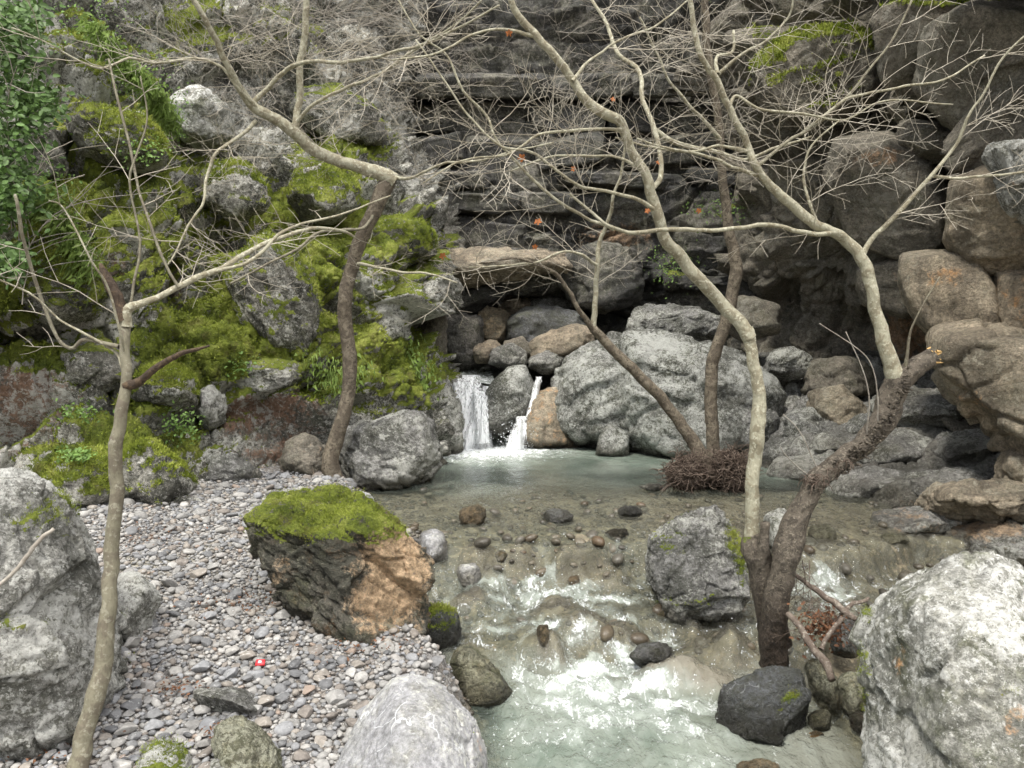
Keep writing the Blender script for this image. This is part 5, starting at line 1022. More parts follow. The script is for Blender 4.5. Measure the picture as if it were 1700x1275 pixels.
t.limb([(425, 200, 7.8, 4), (395, 225, 7.6, 3.2), (360, 250, 7.4, 3), (345, 290, 7.3, 2.8), (340, 330, 7.2, 2.6), (315, 370, 7.1, 2.3), (285, 420, 7, 2), (280, 440, 7, 1.6)], 'bark_pale', sides=7)
t.limb([(620, 352, 8.4, 3.5), (600, 375, 8.2, 3), (570, 385, 8, 3), (530, 390, 7.9, 2.8), (490, 415, 7.7, 2.5), (430, 445, 7.5, 2.2), (380, 470, 7.3, 1.8)], 'bark_grey', sides=7)
t.limb([(590, 436, 8.5, 4), (620, 440, 8.2, 2.6), (670, 450, 8, 2.3), (710, 455, 7.9, 2), (760, 472, 7.8, 1.6)], 'bark_pale', sides=6)
t.limb([(648, 298, 8.4, 4), (690, 290, 8.2, 2.6), (740, 270, 8, 2.3), (790, 268, 7.9, 2), (850, 250, 7.8, 1.7), (920, 235, 7.7, 1.4)], 'bark_pale', sides=6)
sprout(t, 4.0, (.4, 1.0), .0046, 2, (0, 0, .06), lo=.05, rmax=.09)
t.flush('twig')
# 3. leaning tree in front of the pool
t = Tree('bare_tree', 'bare tree leaning left over the pool out of the brown root tangle', P(1185, 812, 8.9))
t.limb([(1190, 815, 8.9, 14), (1172, 775, 8.9, 13), (1150, 730, 8.9, 11), (1120, 690, 8.9, 9.5), (1085, 648, 8.85, 9), (1050, 612, 8.8, 8.5), (1015, 575, 8.75, 8), (985, 545, 8.7, 7.5)], 'bark_mid', 'trunk', sides=16, rough=.09, step=.05, twigs=False, moss=.1)
t.limb([(985, 547, 8.7, 6.5), (962, 515, 8.6, 4.6), (940, 480, 8.5, 4), (925, 455, 8.4, 3.6), (895, 440, 8.3, 3), (850, 430, 8.2, 2.5), (800, 437, 8.1, 1.8)], 'bark_mid', sides=8)
t.limb([(984, 545, 8.7, 6), (986, 500, 8.7, 5), (990, 445, 8.65, 4.6), (997, 400, 8.6, 4), (1012, 360, 8.5, 3.4), (1020, 330, 8.4, 3), (1035, 280, 8.3, 2.5), (1040, 220, 8.2, 2)], 'bark_pale', sides=8)
t.limb([(990, 440, 8.6, 3), (965, 425, 8.5, 2.6), (935, 415, 8.4, 2.4), (900, 432, 8.3, 2.2), (860, 440, 8.2, 2), (780, 445, 8, 1.6)], 'bark_pale', sides=6)
sprout(t, 3.2, (.35, .8), .005, 2, (0, 0, .02), zmin=2.2)
t.flush('twig')
# 4. upright tree behind it
t = Tree('bare_tree', 'slim upright bare tree behind the leaning one, in front of the grey slab', P(1186, 790, 9.5))
t.limb([(1190, 800, 9.5, 13), (1184, 740, 9.5, 11), (1182, 690, 9.5, 10.5), (1180, 640, 9.5, 10), (1184, 595, 9.5, 10), (1200, 545, 9.45, 10), (1216, 490, 9.4, 10), (1222, 440, 9.35, 10), (1213, 390, 9.3, 8.5), (1203, 330, 9.2, 7.5), (1198, 270, 9.1, 7), (1192, 200, 9.0, 6.5), (1180, 130, 8.9, 6), (1172, 60, 8.8, 5.6), (1170, -20, 8.7, 5)], 'bark_mid', 'trunk', sides=16, rough=.08, step=.05)
t.limb([(1185, 130, 8.9, 4), (1230, 90, 8.8, 3), (1280, 60, 8.7, 2.5), (1312, 20, 8.6, 2), (1320, -30, 8.5, 1.8)], 'bark_pale', sides=6)
t.limb([(1195, 230, 9.0, 4), (1160, 190, 8.9, 3), (1120, 150, 8.8, 2.5), (1090, 90, 8.7, 2), (1060, 30, 8.6, 1.8)], 'bark_pale', sides=6)
sprout(t, 2.6, (.4, .95), .005, 2, (0, 0, .02), zmin=3.6, lo=.3, rmax=.09)
t.flush('twig_grey')
# 5. pale slender trunk of the forked pair
t = Tree('bare_tree', 'pale slender trunk of the forked pair, mossy where it leaves the dark stump', P(1275, 1050, 4.95))
mf = lambda v: blobs(v, [(1240, 893, 20, 14, .55), (1272, 925, 10, 26, .5)])
t.limb([(1290, 1075, 4.92, 26), (1276, 1000, 4.95, 23), (1264, 940, 4.97, 22), (1252, 905, 5.0, 20), (1248, 885, 5.0, 13)], 'bark_dark', 'stump', sides=22, rough=.16, step=.03, twigs=False, wetz=(-.2, .5), mossfn=mf, label='dark wet lower stump')
t.limb([(1262, 935, 4.93, 12), (1268, 900, 4.9, 8), (1271, 866, 4.88, 7)], 'bark_dark', 'cut_stub', sides=12, rough=.15, step=.02, twigs=False)
t.limb([(1250, 905, 5.0, 12.0), (1250, 860, 5.0, 11.2), (1250, 800, 5.0, 10.8), (1253, 745, 5.0, 11.2), (1260, 690, 5.0, 11.6), (1259, 640, 5.0, 10.3), (1250, 595, 5.0, 9.5), (1243, 560, 5.0, 10.3), (1238, 546, 5.0, 9.5)], 'bark_pale', 'trunk', sides=18, rough=.11, step=.025, twigs=False)
t.limb([(1243, 560, 5.0, 12), (1220, 528, 5.0, 11), (1190, 495, 5.0, 11), (1160, 460, 4.95, 10.5), (1130, 425, 4.9, 10), (1103, 395, 4.85, 9.5), (1088, 345, 4.8, 9), (1072, 300, 4.75, 8), (1050, 255, 4.7, 7.5), (1032, 205, 4.65, 8), (1000, 188, 4.6, 8), (972, 160, 4.55, 7.2), (935, 112, 4.5, 6.5), (895, 62, 4.45, 6), (855, 15, 4.4, 5.5), (820, -50, 4.35, 5)], 'bark_pale', 'trunk', sides=16, rough=.1, step=.03, twigs=False)
t.limb([(1078, 315, 4.77, 5), (1095, 290, 4.85, 5), (1100, 262, 4.9, 4.5), (1085, 215, 5.0, 4.5), (1068, 160, 5.1, 4.2), (1060, 115, 5.2, 4), (1028, 85, 5.3, 3.7), (1010, 40, 5.4, 3.2), (985, 0, 5.5, 2.7)], 'bark_pale', sides=9)
t.limb([(1085, 215, 5.0, 4.8), (1110, 235, 5.0, 4.6), (1150, 243, 5.05, 4.3), (1195, 255, 5.1, 3.8), (1235, 262, 5.15, 3), (1290, 250, 5.2, 2.3), (1350, 225, 5.3, 1.8)], 'bark_pale', sides=9)
t.limb([(1090, 350, 4.8, 5), (1060, 330, 4.7, 3.4), (1010, 320, 4.6, 3), (960, 305, 4.5, 2.8), (910, 270, 4.45, 2.6), (880, 255, 4.4, 2.5), (830, 240, 4.35, 2.3), (780, 185, 4.3, 2), (740, 140, 4.3, 1.8), (690, 65, 4.3, 1.6)], 'bark_pale', sides=7)
t.limb([(1020, 380, 4.7, 3), (960, 355, 4.6, 3), (925, 335, 4.55, 2.9), (890, 300, 4.5, 2.8), (850, 262, 4.45, 2.7), (822, 232, 4.4, 2.5), (810, 190, 4.4, 2.4), (770, 150, 4.35, 2.2), (740, 90, 4.3, 2), (690, 60, 4.3, 1.7), (660, 0, 4.3, 1.4)], 'bark_pale', sides=7)
t.limb([(1035, 215, 4.65, 5), (1010, 215, 4.6, 3), (960, 215, 4.55, 2.8), (900, 225, 4.5, 2.5), (840, 250, 4.4, 2), (770, 265, 4.3, 1.7), (700, 300, 4.2, 1.3)], 'bark_pale', sides=7)
t.limb([(950, 135, 4.5, 4), (985, 100, 4.6, 2.6), (1040, 60, 4.7, 2.3), (1090, 40, 4.8, 2), (1150, 0, 4.9, 1.6)], 'bark_pale', sides=6)
t.limb([(895, 62, 4.45, 4), (840, 45, 4.4, 2.5), (780, 60, 4.3, 2.2), (720, 90, 4.2, 1.9), (650, 100, 4.1, 1.5)], 'bark_pale', sides=6)
t.limb([(1065, 285, 4.75, 4), (1030, 262, 4.85, 2.6), (980, 255, 4.95, 2.3), (920, 262, 5.0, 2), (850, 285, 5.1, 1.7)], 'bark_pale', sides=6)
sprout(t, 4.0, (.3, .95), .0036, 2, (0, 0, .05), lo=.1, rmax=.04, zmin=2.2, step=.07)
t.flush('twig')
T5 = t
# 6. thick forked trunk with the snapped end
t = Tree('bare_tree', 'thick brown leaning trunk of the forked pair with a snapped splintered end', P(1290, 1098, 4.85))
t.limb([(1284, 1112, 4.85, 23.4), (1284, 1060, 4.85, 22.5), (1290, 1000, 4.85, 20.7), (1298, 945, 4.85, 20.7), (1310, 905, 4.87, 22.5), (1325, 860, 4.9, 19.8), (1345, 810, 4.92, 17.1), (1352, 795, 4.93, 18.0), (1385, 772, 4.95, 15.3), (1425, 742, 5.0, 16.2), (1460, 705, 5.05, 18.9), (1480, 665, 5.1, 19.8), (1495, 632, 5.1, 19.8), (1515, 612, 5.1, 16.2), (1535, 600, 5.1, 15.3), (1552, 590, 5.1, 13.5)], 'bark_dark', 'trunk', sides=26, rough=.16, step=.02, twigs=False, wetz=(-.25, .35), mossfn=lambda v: blobs(v, [(1300, 930, 10, 40, .3)]))
sp = []
for k in range(16):
    a = P(1545 + TR.uniform(-6, 10), 592 + TR.uniform(-13, 13), 5.1 + TR.uniform(-.05, .05)); dd = np.array([TR.uniform(.4, 1), TR.uniform(-.3, .3), TR.uniform(-.1, .5)])
    sp.append(tube(np.array([a, a + dd * .02, a + dd * TR.uniform(.03, .075)]), [.014, .009, .001], 4, False))
for v, f in sp: new_obj('splinter', mesh('splinter', v - t.base, f, M['splinter'], smooth=False), t.o)
bk = []                                               # peeling bark and the torn ring half way
for k in range(150):
    px_k = TR.uniform(1340, 1500); py_k = np.interp(px_k, [1340, 1385, 1425, 1460, 1480, 1500], [815, 772, 742, 705, 665, 625]) + TR.uniform(-18, 18)
    a = P(px_k, py_k, 4.93 + (px_k - 1340) / 160 * .12); b = np.array([TR.uniform(-1, 1), -TR.random(), TR.uniform(-.6, .8)]); b /= np.linalg.norm(b)
    bk.append(tube(np.array([a - [0, .05, 0], a - [0, .07, 0] + b * .012, a - [0, .072, 0] + b * TR.uniform(.02, .045)]), [.006, .008, .002], 4, False))
v, f = merge(bk); o = new_obj('peeling_bark', mesh('peeling_bark', v - t.base, f, M['bark_dark'], attrs={'wet': np.zeros(len(v)), 'moss': np.zeros(len(v))}), t.o); o['kind'] = 'stuff'
for (cx, cy_, n) in ((1352, 797, 46), (1388, 772, 14)):
    rg_ = []
    for k in range(n):
        a = P(cx + TR.uniform(-17, 17), cy_ + TR.uniform(-9, 9), 4.84 + TR.uniform(-.03, .06)); b = rv(); b[2] = abs(b[2]) * .4; rg_.append(tube(np.array([a, a + b * .03, a + b * .05 + [0, 0, -.02], a + b * .06 + [0, 0, -TR.uniform(.03, .09)]]), [.004, .003, .003, .001], 3, False))
    v, f = merge(rg_); new_obj('torn_bark_ring', mesh('torn_bark_ring', v - t.base, f, M['roots']), t.o)['kind'] = 'stuff'
t.limb([(1492, 628, 5.1, 17), (1480, 605, 5.1, 13), (1468, 570, 5.1, 11), (1457, 525, 5.1, 10), (1447, 480, 5.1, 9.5), (1436, 445, 5.1, 9.5), (1426, 420, 5.1, 9), (1405, 395, 5.1, 8.5), (1375, 382, 5.05, 8), (1345, 368, 5.0, 8), (1310, 338, 5.0, 7.5), (1270, 300, 4.95, 6.5), (1250, 270, 4.9, 6), (1240, 240, 4.9, 5.6), (1215, 185, 4.85, 5.4), (1190, 140, 4.8, 5), (1168, 105, 4.75, 4.6), (1152, 50, 4.7, 4.2), (1142, -20, 4.65, 3.8)], 'bark_pale', 'branch', sides=14, rough=.09, step=.03)
t.limb([(1385, 385, 5.05, 6), (1358, 388, 5.0, 4.6), (1320, 379, 4.95, 4.3), (1270, 380, 4.9, 4.2), (1220, 380, 4.8, 4), (1160, 378, 4.75, 4), (1100, 382, 4.65, 4), (1050, 385, 4.6, 3.7), (1010, 370, 4.5, 3.2), (975, 352, 4.5, 2.6), (940, 320, 4.5, 2.2)], 'bark_pale', sides=9)
t.limb([(1430, 430, 5.1, 6), (1450, 400, 5.1, 4.5), (1490, 355, 5.05, 4.2), (1545, 295, 5.0, 3.8), (1585, 240, 4.95, 3), (1605, 190, 4.9, 2.6), (1630, 150, 4.85, 2.3), (1665, 105, 4.8, 2.1), (1720, 50, 4.7, 1.8)], 'bark_pale', sides=9)
t.limb([(1548, 292, 5.0, 3), (1590, 295, 4.95, 2.4), (1650, 290, 4.9, 2.2), (1720, 282, 4.8, 2)], 'bark_pale', sides=7)
t.limb([(1265, 292, 4.95, 4.5), (1215, 280, 4.85, 3), (1180, 262, 4.8, 2.8), (1120, 245, 4.7, 2.4), (1060, 225, 4.6, 2)], 'bark_pale', sides=7)
t.limb([(1255, 275, 4.9, 4), (1300, 240, 4.95, 3), (1350, 205, 5.0, 2.8), (1400, 165, 5.0, 2.6), (1440, 120, 5.0, 2.4), (1480, 60, 5.0, 2.2), (1510, 0, 5.0, 2)], 'bark_grey', sides=7)
t.limb([(1330, 222, 5.0, 2.6), (1390, 175, 5.0, 2.6), (1430, 158, 5.0, 2.5), (1500, 142, 5.0, 2.2), (1560, 125, 5.0, 2), (1640, 95, 5.0, 1.6)], 'bark_pale', sides=7)
t.limb([(1210, 180, 4.85, 3.5), (1225, 160, 4.9, 2.6), (1260, 180, 4.9, 2.3), (1330, 190, 4.95, 2.2), (1400, 200, 5.0, 2), (1470, 175, 5.0, 1.6), (1580, 175, 5.0, 1.3)], 'bark_pale', sides=6)
t.limb([(1190, 125, 4.8, 3.5), (1190, 95, 4.85, 2.6), (1215, 85, 4.9, 2.4), (1218, 50, 4.9, 2)], 'bark_pale', sides=6)
t.limb([(1355, 368, 5.0, 3.2), (1342, 330, 5.0, 2.6), (1335, 280, 5.0, 2.3), (1350, 240, 5.0, 1.8), (1390, 200, 5.0, 1.5)], 'bark_pale', sides=6)
t.limb([(1240, 250, 4.9, 4), (1200, 240, 4.85, 2.6), (1140, 255, 4.8, 2.3), (1080, 245, 4.75, 2), (1020, 230, 4.7, 1.6)], 'bark_pale', sides=6)
t.limb([(1500, 640, 5.1, 4), (1515, 540, 5.0, 1.6), (1560, 460, 4.95, 1.2)], 'bark_grey', sides=5, twigs=False)
for a in ([(1440, 740, 5, 2.2), (1440, 640, 4.9, 1.8), (1405, 550, 4.85, 1.3)], [(1458, 700, 5, 2), (1444, 600, 4.9, 1.6), (1360, 536, 4.8, 1.1)], [(1362, 790, 4.95, 1.8), (1330, 720, 4.9, 1.4), (1300, 688, 4.9, 1)], [(1350, 795, 4.9, 1.6), (1310, 760, 4.85, 1.3), (1295, 740, 4.8, 1)]):
    t.limb([(x_, y_, d_, r_ * .6) for x_, y_, d_, r_ in a], 'twig_grey', 'shoot', sides=4, twigs=False)
sprout(t, 4.4, (.3, .9), .0034, 2, (0, 0, .04), lo=.08, rmax=.04, zmin=2.5, step=.07)
t.flush('twig')
T6 = t
print('trees', round(time.time() - T0, 1))
# bare shrubs hanging on the cliffs (far thicket)
def thicket(label, spots, mat, L, r, n, lvl=2, bias=(0, 0, -.05), group='bare shrubs on the cliffs'):
    b = P(*spots[0]); t = Tree('bare_shrub', label, b, 'shrub', group)
    for (px, py, d) in spots:
        for k in range(n):
            q = P(px + TR.uniform(-14, 14), py + TR.uniform(-10, 10), d + TR.uniform(-.2, .2))
            twig(t.tw, q, (TR.gauss(0, 1), TR.uniform(-.8, .1), TR.uniform(-.3, .9)), TR.uniform(*L), r, lvl, bias, flat=.9, step=.14, wig=.26)
    t.flush(mat)
thicket('dense grey bare thicket at the top left of the back wall', [(600, 40, 13.6), (560, 120, 13), (620, 170, 13.2), (680, 110, 14), (660, 20, 14.2), (540, 30, 13)], 'twig_grey', (.7, 1.6), .0065, 9)
thicket('pale bare twigs hanging over the back wall near its left corner', [(640, 230, 12.9), (700, 200, 14), (720, 60, 14.4), (740, 150, 14.6), (700, 290, 13.6)], 'twig', (.6, 1.4), .006, 5)
thicket('bare brush above the pale rock on the mossy cliff', [(330, 90, 11), (400, 110, 11.3), (460, 60, 12), (380, 30, 11.8), (440, 150, 11.6), (480, 10, 12.5)], 'twig_grey', (.5, 1.2), .006, 9)
thicket('bare brush among the mossy blocks behind the thin tree', [(370, 270, 10.2), (330, 320, 9.8), (420, 300, 10.5), (350, 420, 9.5), (450, 240, 10.8)], 'twig', (.4, .95), .005, 6)
thicket('bare twigs at the top centre of the dark strata wall', [(850, 20, 14.4), (930, 60, 14.8), (800, 110, 14.6), (900, 150, 14.8), (990, 100, 14.6)], 'twig_grey', (.7, 1.5), .0065, 3)
thicket('bare twigs over the right part of the strata wall', [(1100, 60, 13.6), (1180, 130, 13.4), (1240, 60, 13), (1120, 190, 14), (1240, 200, 12.8), (1180, 300, 13.4)], 'twig_grey', (.5, 1.2), .006, 3)
thicket('straggly brush under the overhang right of the leaning trunk', [(660, 440, 11.6), (690, 470, 11.8), (700, 430, 12)], 'twig', (.4, .8), .005, 6)
print('thickets', round(time.time() - T0, 1))

# ------------------------------------------------------------------ foliage
LEAFV = np.array([(0, 0, 0), (.28, .35, .06), (.22, .75, .02), (0, 1, -.08), (-.22, .75, .02), (-.28, .35, .06), (0, .45, -.03)], float)
LEAFF = np.array([(0, 1, 6), (1, 2, 6), (2, 3, 6), (3, 4, 6), (4, 5, 6), (5, 0, 6)])
def face_rot(n, up, jit, rg=rng):
    """rotations that turn a leaf's +z to the given directions (n,3) with jitter and random spin"""
    z = up + rg.normal(size=(n, 3)) * jit; z /= np.linalg.norm(z, axis=1, keepdims=True)
    x = np.cross(z, rg.normal(size=(n, 3))); x /= np.linalg.norm(x, axis=1, keepdims=True); y = np.cross(z, x)
    return np.stack([x, y, z], -1)
def leaves_obj(name, locs, nrm, size, mat, par=None, jit=.5, off=np.zeros(3)):
    s = size * rng.uniform(.6, 1.25, len(locs)); v, f = scatter_mesh(LEAFV, LEAFF, locs, np.repeat(s[:, None], 3, 1), face_rot(len(locs), nrm, jit))
    o = new_obj(name, mesh(name, v - off, f, M[mat], smooth=False), par); o['kind'] = 'stuff'; return o
# evergreen climber at the left edge
base = P(-20, 500, 6.6); iv = empty('ivy', base); tag(iv, 'glossy dark green leafy climber hanging down the left edge', 'ivy')
n = 5200
cl = [(-40, 60, 60, 60), (20, 110, 42, 50), (40, 190, 45, 45), (10, 260, 50, 50), (60, 170, 30, 25), (-30, 330, 45, 60), (20, 330, 40, 30), (-60, 200, 60, 120), (30, 40, 40, 40), (15, 430, 25, 20), (-60, 0, 70, 60)]
ci = rng.integers(0, len(cl), n); C = np.array(cl)[ci]
px_ = C[:, 0] + rng.normal(size=n) * C[:, 2] * .62; py_2 = C[:, 1] + rng.normal(size=n) * C[:, 3] * .62
dd = 7.1 + rng.normal(size=n) * .28; lp = P(px_, py_2, dd); nr_ = np.tile(np.array([.3, -.75, .6]), (n, 1))
nearest = np.argsort(dd)[:300]; mk = np.ones(n, bool); mk[nearest] = False
lm = mesh('leaf', LEAFV, LEAFF, M['leaf_ivy'], smooth=False)
rots = face_rot(300, nr_[nearest], .5)
from mathutils import Matrix
for k, i in enumerate(nearest):
    o = new_obj('leaf', lm, iv, lp[i] - base); s = .075 * rng.uniform(.7, 1.2); o.scale = (s, s, s); o.rotation_euler = Matrix(rots[k].tolist()).to_euler()
leaves_obj('foliage', lp[mk], nr_[mk], .075, 'leaf_ivy', iv, .55, base)
st_ = []
for k in range(16): twig(st_, P(TR.uniform(-80, 40), TR.uniform(350, 520), 7.3), (TR.uniform(-.3, .3), 0, 1), TR.uniform(1, 2.4), .008, 1, step=.15)
v, f = merge(st_); new_obj('stems', mesh('stems', v - base, f, M['twig_grey']), iv)['kind'] = 'stuff'
# moss tufts: short blades growing out of the mossy surfaces
BL = np.array([(-.5, 0, 0), (.5, 0, 0), (0, .25, 1)], float); BF = np.array([(0, 1, 2)])
def moss_fuzz(key, count, size, name, par, thr=.45, mat='moss', wide=.35, jit=.45):
    v, n, m = FUZZ[key]; px_, py_2 = proj(v)
    ok = np.where((m > thr) & (((CAM - v) * n).sum(1) > -.2) & (px_ > -60) & (px_ < 1760) & (py_2 > -40) & (py_2 < 1320))[0]
    if not len(ok): return
    i = rng.choice(ok, count); loc = v[i] + rng.normal(size=(count, 3)) * .012 + n[i] * .002
    up = n[i] * .8 + np.array([0, 0, .5]); s = size * rng.uniform(.5, 1.3, count)
    vv, ff = scatter_mesh(BL, BF, loc, np.stack([s * wide, s * .4, s], 1), face_rot(count, up, jit))
    off = np.array(par.matrix_world.translation) if par.parent is None else np.array(par.location)
    o = new_obj(name, mesh(name, vv - np.array(par.location), ff, M[mat], smooth=False), par); o['kind'] = 'stuff'
def find(lbl): return next(o for o in bpy.data.objects if o.get('label', '').startswith(lbl))
for key, lbl, c, s in (('b1', 'big pale lichen', 2000, .01), ('b3', 'large boulder with bright', 26000, .011), ('b4', 'small dark green mossy', 3000, .016), ('b9', 'low pale rock', 2000, .009),
                       ('b11', 'grey boulder with mossy', 5000, .012), ('b12', 'dark wet slate', 1000, .009), ('b13', 'huge white', 3000, .008), ('b30', 'rounded mossy rock above', 5000, .04)):
    moss_fuzz(key, c, s, 'moss', find(lbl))
moss_fuzz('mossy_cliff', 70000, .034, 'moss', MC)
for k in ('m1', 'm2', 'm4', 'm5', 'm6', 'm7', 'm8', 'm12', 'm14', 'm15'): moss_fuzz(k, 5000, .028, 'moss', MC)
moss_fuzz('overhanging_cliff', 8000, .05, 'moss', OC); moss_fuzz('r8', 5000, .05, 'moss', OC)
# small green plants, grass fringes
def plants(label, spots, size, n, mat, name='plant', cat='plant', group='small green plants on the mossy cliff'):
    for lab, (px, py, d, sx, sy) in zip(label, spots):
        b = P(px, py, d); o = empty(name, b); tag(o, lab, cat, group)
        q = P(px + rng.normal(size=n) * sx, py + rng.normal(size=n) * sy, d + rng.normal(size=n) * .12)
        leaves_obj('foliage', q, np.tile([0, -.5, .8], (n, 1)), size, mat, o, .7, b)
plants(['leafy green tuft hanging beside the pale rock on the mossy cliff', 'bushy small plant on the ledge above the gravel end', 'low leafy plant on the mossy ledge behind the thin tree', 'green sprig under the mossy cliff beside the leaning trunk',
        'light green fringe of leaves at the top left of the cliff', 'pale green fern-like fringe below the top left fringe', 'grey-green leafy plant in the middle of the mossy cliff', 'feathery green bush on the rock under the pale slender branch',
        'green plant on the ledge of the strata wall behind the slim upright tree', 'leafy plant low on the moss left of the thin tree', 'fresh green tuft beneath the dark climber at the left'],
       [(293, 195, 10.2, 10, 22), (300, 705, 8.0, 18, 14), (130, 690, 7.6, 22, 10), (395, 605, 9.1, 14, 12), (140, 40, 9.6, 45, 28), (235, 130, 9.9, 30, 25), (230, 250, 9.0, 26, 12), (1110, 440, 13.2, 22, 18), (1205, 345, 13.3, 34, 14), (125, 755, 7.0, 14, 6), (75, 310, 7.9, 25, 18)],
       .042, 260, 'leaf_fresh')
def grass(label, pts, L, n, spread=10, drop=-.6):
    b = P(*pts[0]); a = np.array(pts, float); t = rng.random(n) * (len(a) - 1); i = t.astype(int); fr_ = (t - i)[:, None]; q = a[i] * (1 - fr_) + a[i + 1] * fr_
    loc = P(q[:, 0] + rng.normal(size=n) * spread, q[:, 1] + rng.normal(size=n) * spread, q[:, 2] + rng.normal(size=n) * .08)
    d = np.stack([rng.normal(size=n) * .5, -.5 - rng.random(n) * .4, drop + rng.normal(size=n) * .5], 1); d /= np.linalg.norm(d, axis=1, keepdims=True); l = L * rng.uniform(.5, 1.3, n)[:, None]
    w = np.cross(d, [0, 1, 0]); w /= np.linalg.norm(w, axis=1, keepdims=True) + 1e-9; w = w * .006
    v = np.stack([loc - w, loc + w, loc + d * l * .5 + [0, 0, .03] + w * .8, loc + d * l + [0, 0, -.03]], 1).reshape(-1, 3)
    f = (np.arange(n) * 4)[:, None, None] + np.array([(0, 1, 2), (0, 2, 3)]); f = f.reshape(-1, 3)
    o = new_obj('grass_fringe', mesh('grass_fringe', v, f, M['grass'], smooth=False)); o.location = b; o.data.vertices.foreach_set('co', (v - b).astype(np.float32).ravel()); tag(o, label, 'grass', 'grass fringes hanging on the cliff', 'stuff')
grass('light green grass fringe running down from the upper left ledge', [(150, 40, 9.4), (210, 110, 9.5), (260, 160, 9.7), (290, 210, 10)], .15, 1500, 9)
grass('grass draping over the mossy bulge at the left edge', [(70, 330, 7.7), (110, 380, 7.6), (150, 450, 7.6)], .13, 900, 14)
grass('grass tuft above the overhang of brown rock behind the leaning trunk', [(520, 600, 9.3), (560, 640, 9.2), (600, 610, 9.7)], .08, 380, 14)
grass('grass on the ledge of moss left of the waterfall', [(640, 570, 11.0), (690, 600, 11), (700, 640, 11)], .10, 380, 14, -.2)
# dead plane leaves still hanging on the twigs
def lobed():
    a = np.linspace(0, 2 * np.pi, 21)[:-1]; r = 0.55 + .45 * np.abs(np.cos(2.5 * a)) ** 1.5; r[10] = .1
    v = np.stack([r * np.sin(a), r * np.cos(a), .12 * np.cos(a * 3)], 1); v = np.concatenate([v, [[0, 0, 0]]]); i = np.arange(20)
    return v, np.stack([i, (i + 1) % 20, np.full(20, 20)], 1)
lv, lf = lobed(); dlm = mesh('dead_leaf', lv, lf, M['leaf_dead'], smooth=False)
for k, (px, py, d, s) in enumerate([(866, 262, 4.4, .026), (952, 280, 4.5, .02), (893, 368, 4.5, .025), (888, 410, 4.6, .02), (1160, 350, 4.8, .02), (845, 55, 4.4, .022), (1092, 270, 4.7, .018), (735, 425, 7.6, .04), (1018, 165, 4.6, .02), (1075, 350, 4.7, .02)]):
    tr_ = T5 if k not in (4, 9) else T6; q = P(px, py, d)
    o = new_obj('dead_leaf', dlm, tr_.o, q - tr_.base); o.scale = (s, s, s); o.rotation_euler = (R(90) + TR.uniform(-.6, .6), TR.uniform(-1, 1), TR.uniform(-.6, .6))

# ------------------------------------------------------------------ driftwood and debris
base = P(1175, 800, 8.8); rt_ = empty('root_tangle', base); tag(rt_, 'round tangle of reddish brown roots washed against the leaning tree in the pool', 'root tangle')
for (cx, cy_, rx, rz, n) in ((1140, 785, 38, 28, 420), (1215, 780, 36, 38, 480)):
    out = []
    for k in range(n):
        a = TR.uniform(0, 6.28); rr_ = math.sqrt(TR.random()); px_k = cx + math.cos(a) * rx * rr_; py_k = cy_ + math.sin(a) * rz * rr_
        d0 = 8.75 - .3 * math.sqrt(max(0, 1 - rr_ ** 2)) + TR.uniform(-.05, .1)
        twig(out, P(px_k, py_k, d0), rv() * [1, .5, 1], TR.uniform(.1, .28), TR.uniform(.003, .009), 0, (0, 0, -.2), step=.03, wig=.85)
    v, f = merge(out); o = new_obj('root_mass', mesh('root_mass', v - base, f, M['roots']), rt_); o['kind'] = 'stuff'
    b0, bf0 = ico(3); c = P(cx, cy_ + 4, 8.8); bv = b0 * np.array([rx / F * 8.8 * .85, .22, rz / F * 8.8 * .8]); bv = bv * (1 + .25 * fbm(bv, 9, 4, ridged=True))[:, None] + c - base
    new_obj('packed_debris', mesh('packed_debris', bv, bf0, M['roots']), rt_)
v, f = tube(*smooth_path(P(np.array([1092, 1100, 1112, 1130]), np.array([830, 815, 805, 800]), np.array([8.6, 8.6, 8.65, 8.7])), [.012, .02, .022, .02], .04), 8); new_obj('root', mesh('root', v - base, f, M['drift']), rt_)
def stick(label, px, name='driftwood', cat='driftwood', mat='drift', rough=.15):
    a = np.array(px, float); p, r = smooth_path(P(a[:, 0], a[:, 1], a[:, 2]), a[:, 3] / F * a[:, 2] * .66, .02); p = p + np.stack([fbm(p, 9, 3, seed=95 + k) for k in range(3)], 1) * .02; v, f = tube(p, r, 12, True, rough * 1.8)
    b = p[0]; o = new_obj(name, mesh(name, v - b, f, M[mat])); o.location = b; tag(o, label, cat, 'driftwood caught at the forked tree'); return o
stick('thick driftwood branch sloping down right from the forked trunk to the white boulder', [(1318, 955, 4.9, 5), (1345, 975, 4.85, 7), (1385, 1000, 4.75, 8), (1420, 1030, 4.6, 7)])
stick('curved driftwood branch running down from the tree base to the olive stone', [(1306, 1020, 4.75, 7), (1325, 1040, 4.65, 8), (1345, 1075, 4.55, 9), (1370, 1098, 4.45, 10), (1384, 1130, 4.35, 9)])
stick('short pale forked stick leaning under the upper driftwood', [(1366, 1078, 4.55, 6), (1376, 1050, 4.6, 5.5), (1398, 1024, 4.65, 5)])
stick('pale bleached stick lying towards the white boulder', [(1395, 1020, 4.75, 3.5), (1420, 1000, 4.8, 5), (1440, 992, 4.85, 4)])
stick('grey broken stick leaning on the left boulder', [(-20, 990, 3.2, 4), (40, 930, 3.25, 4.5), (92, 878, 3.3, 4)], mat='twig_grey')
out = []
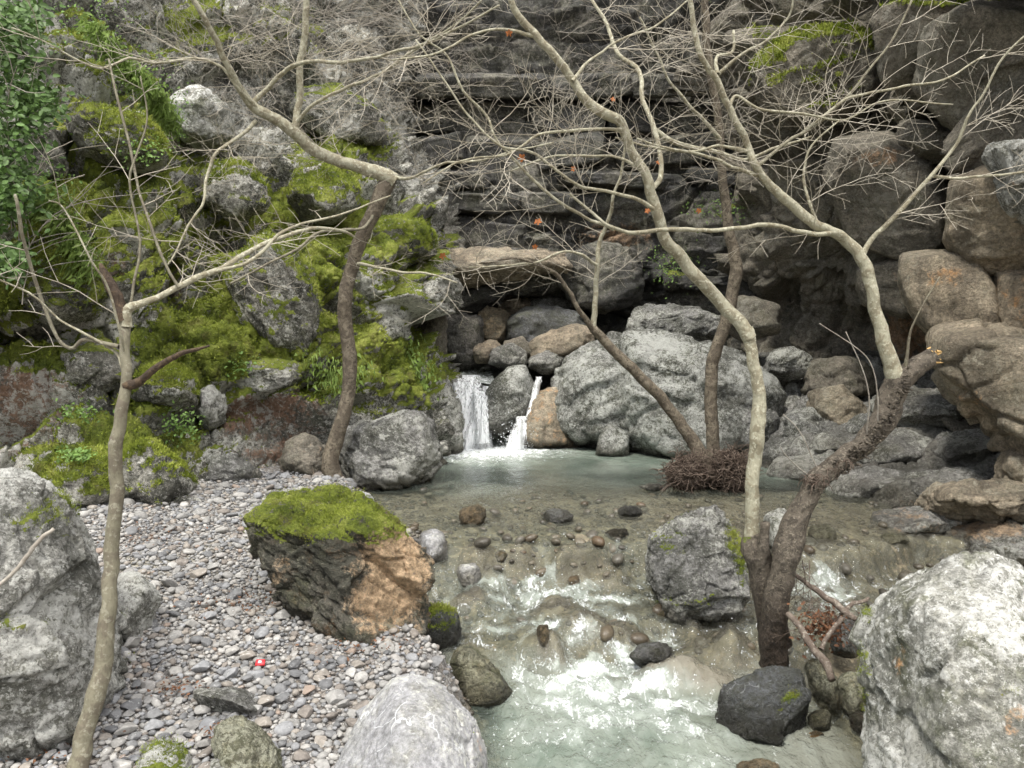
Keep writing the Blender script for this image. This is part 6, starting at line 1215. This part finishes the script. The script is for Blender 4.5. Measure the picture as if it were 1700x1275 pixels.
for k in range(70):
    twig(out, P(TR.uniform(1330, 1425), TR.uniform(1005, 1060), 4.75 + TR.uniform(-.15, .1)), rv() * [1, .4, .6], TR.uniform(.06, .25), TR.uniform(.0015, .003), 1, (0, 0, -.1), step=.04, wig=.4)
v, f = merge(out); b = P(1375, 1040, 4.75); db = empty('leaf_debris', b); tag(db, 'brown leaf and twig litter caught between driftwood and the white boulder', 'debris')
o = new_obj('fine_twigs', mesh('fine_twigs', v - b, f, M['roots']), db); o['kind'] = 'stuff'
n = 320; q = P(1368 + rng.normal(size=n) * 22, 1040 + rng.normal(size=n) * 16, 4.75 + rng.normal(size=n) * .05); leaves_obj('leaf_litter', q, np.tile([0, -.4, .9], (n, 1)), .035, 'leaf_litter', db, .6, b)
# hanging roots by the trunk
out = []
for px_k in (1318, 1332, 1344): twig(out, P(px_k, 930, 4.85), (.1, 0, -1), .35, .004, 1, (0, 0, -.3), step=.04, wig=.35)
v, f = merge(out); new_obj('hanging_roots', mesh('hanging_roots', v - T6.base, f, M['roots']), T6.o)['kind'] = 'stuff'
# small litter on the gravel
q = on_ground(432, 1107); v = np.array([(-1, -.7, 0), (1, -.8, .1), (1.05, .7, 0), (-.9, .75, .15), (-.9, -.6, .5), (.95, -.7, .6), (.95, .6, .5), (-.8, .65, .55)]) * .028
f = np.array([(0, 3, 2, 1), (4, 5, 6, 7), (0, 1, 5, 4), (1, 2, 6, 5), (2, 3, 7, 6), (3, 0, 4, 7)])
w_ = new_obj('wrapper', mesh('wrapper', v, f, M['red'], smooth=False)); w_.location = q + [0, 0, .02]; w_.rotation_euler = (.5, 0, .2); tag(w_, 'small crumpled red wrapper lying on the grey pebbles', 'litter')
v = np.array([(-.5, -.4, 0), (.4, -.45, 0), (.5, .3, 0), (-.4, .4, 0)]) * .02; o = new_obj('print_patch', mesh('print_patch', v + [0, 0, .018], np.array([(0, 1, 2, 3)]), M['label_white']), w_)
for k, (px, py, r_, lab) in enumerate([(300, 1150, 24, 'brown dead needles and leaves beside the flat slab'), (372, 1222, 16, 'brown dead leaves clinging to the pointed rock'), (400, 1005, 46, 'dark leaf litter on the gravel left of the mossy boulder'), (255, 890, 40, 'brown needles scattered on the gravel beside the thin trunk'), (600, 1075, 34, 'dark debris on the gravel at the foot of the orange-faced boulder'), (95, 1240, 40, 'dead leaves under the big pale boulder')]):
    q = on_ground(px, py); n = 90 if k != 2 else 160; s = r_ / F * q[1]
    loc = q + np.stack([rng.normal(size=n) * s, rng.normal(size=n) * s * .8, .015 + rng.random(n) * .02], 1); loc[:, 2] = ground_z(loc[:, 0], loc[:, 1]) + .03 + rng.random(n) * .02
    o = leaves_obj('leaf_litter', loc, np.tile([0, 0, 1.], (n, 1)), .022, 'leaf_litter', None, .5, q); o.location = q; tag(o, lab, 'leaf litter')
print('done', round(time.time() - T0, 1), 'tris', sum(len(m.loops) - 2 * len(m.polygons) for m in bpy.data.meshes))
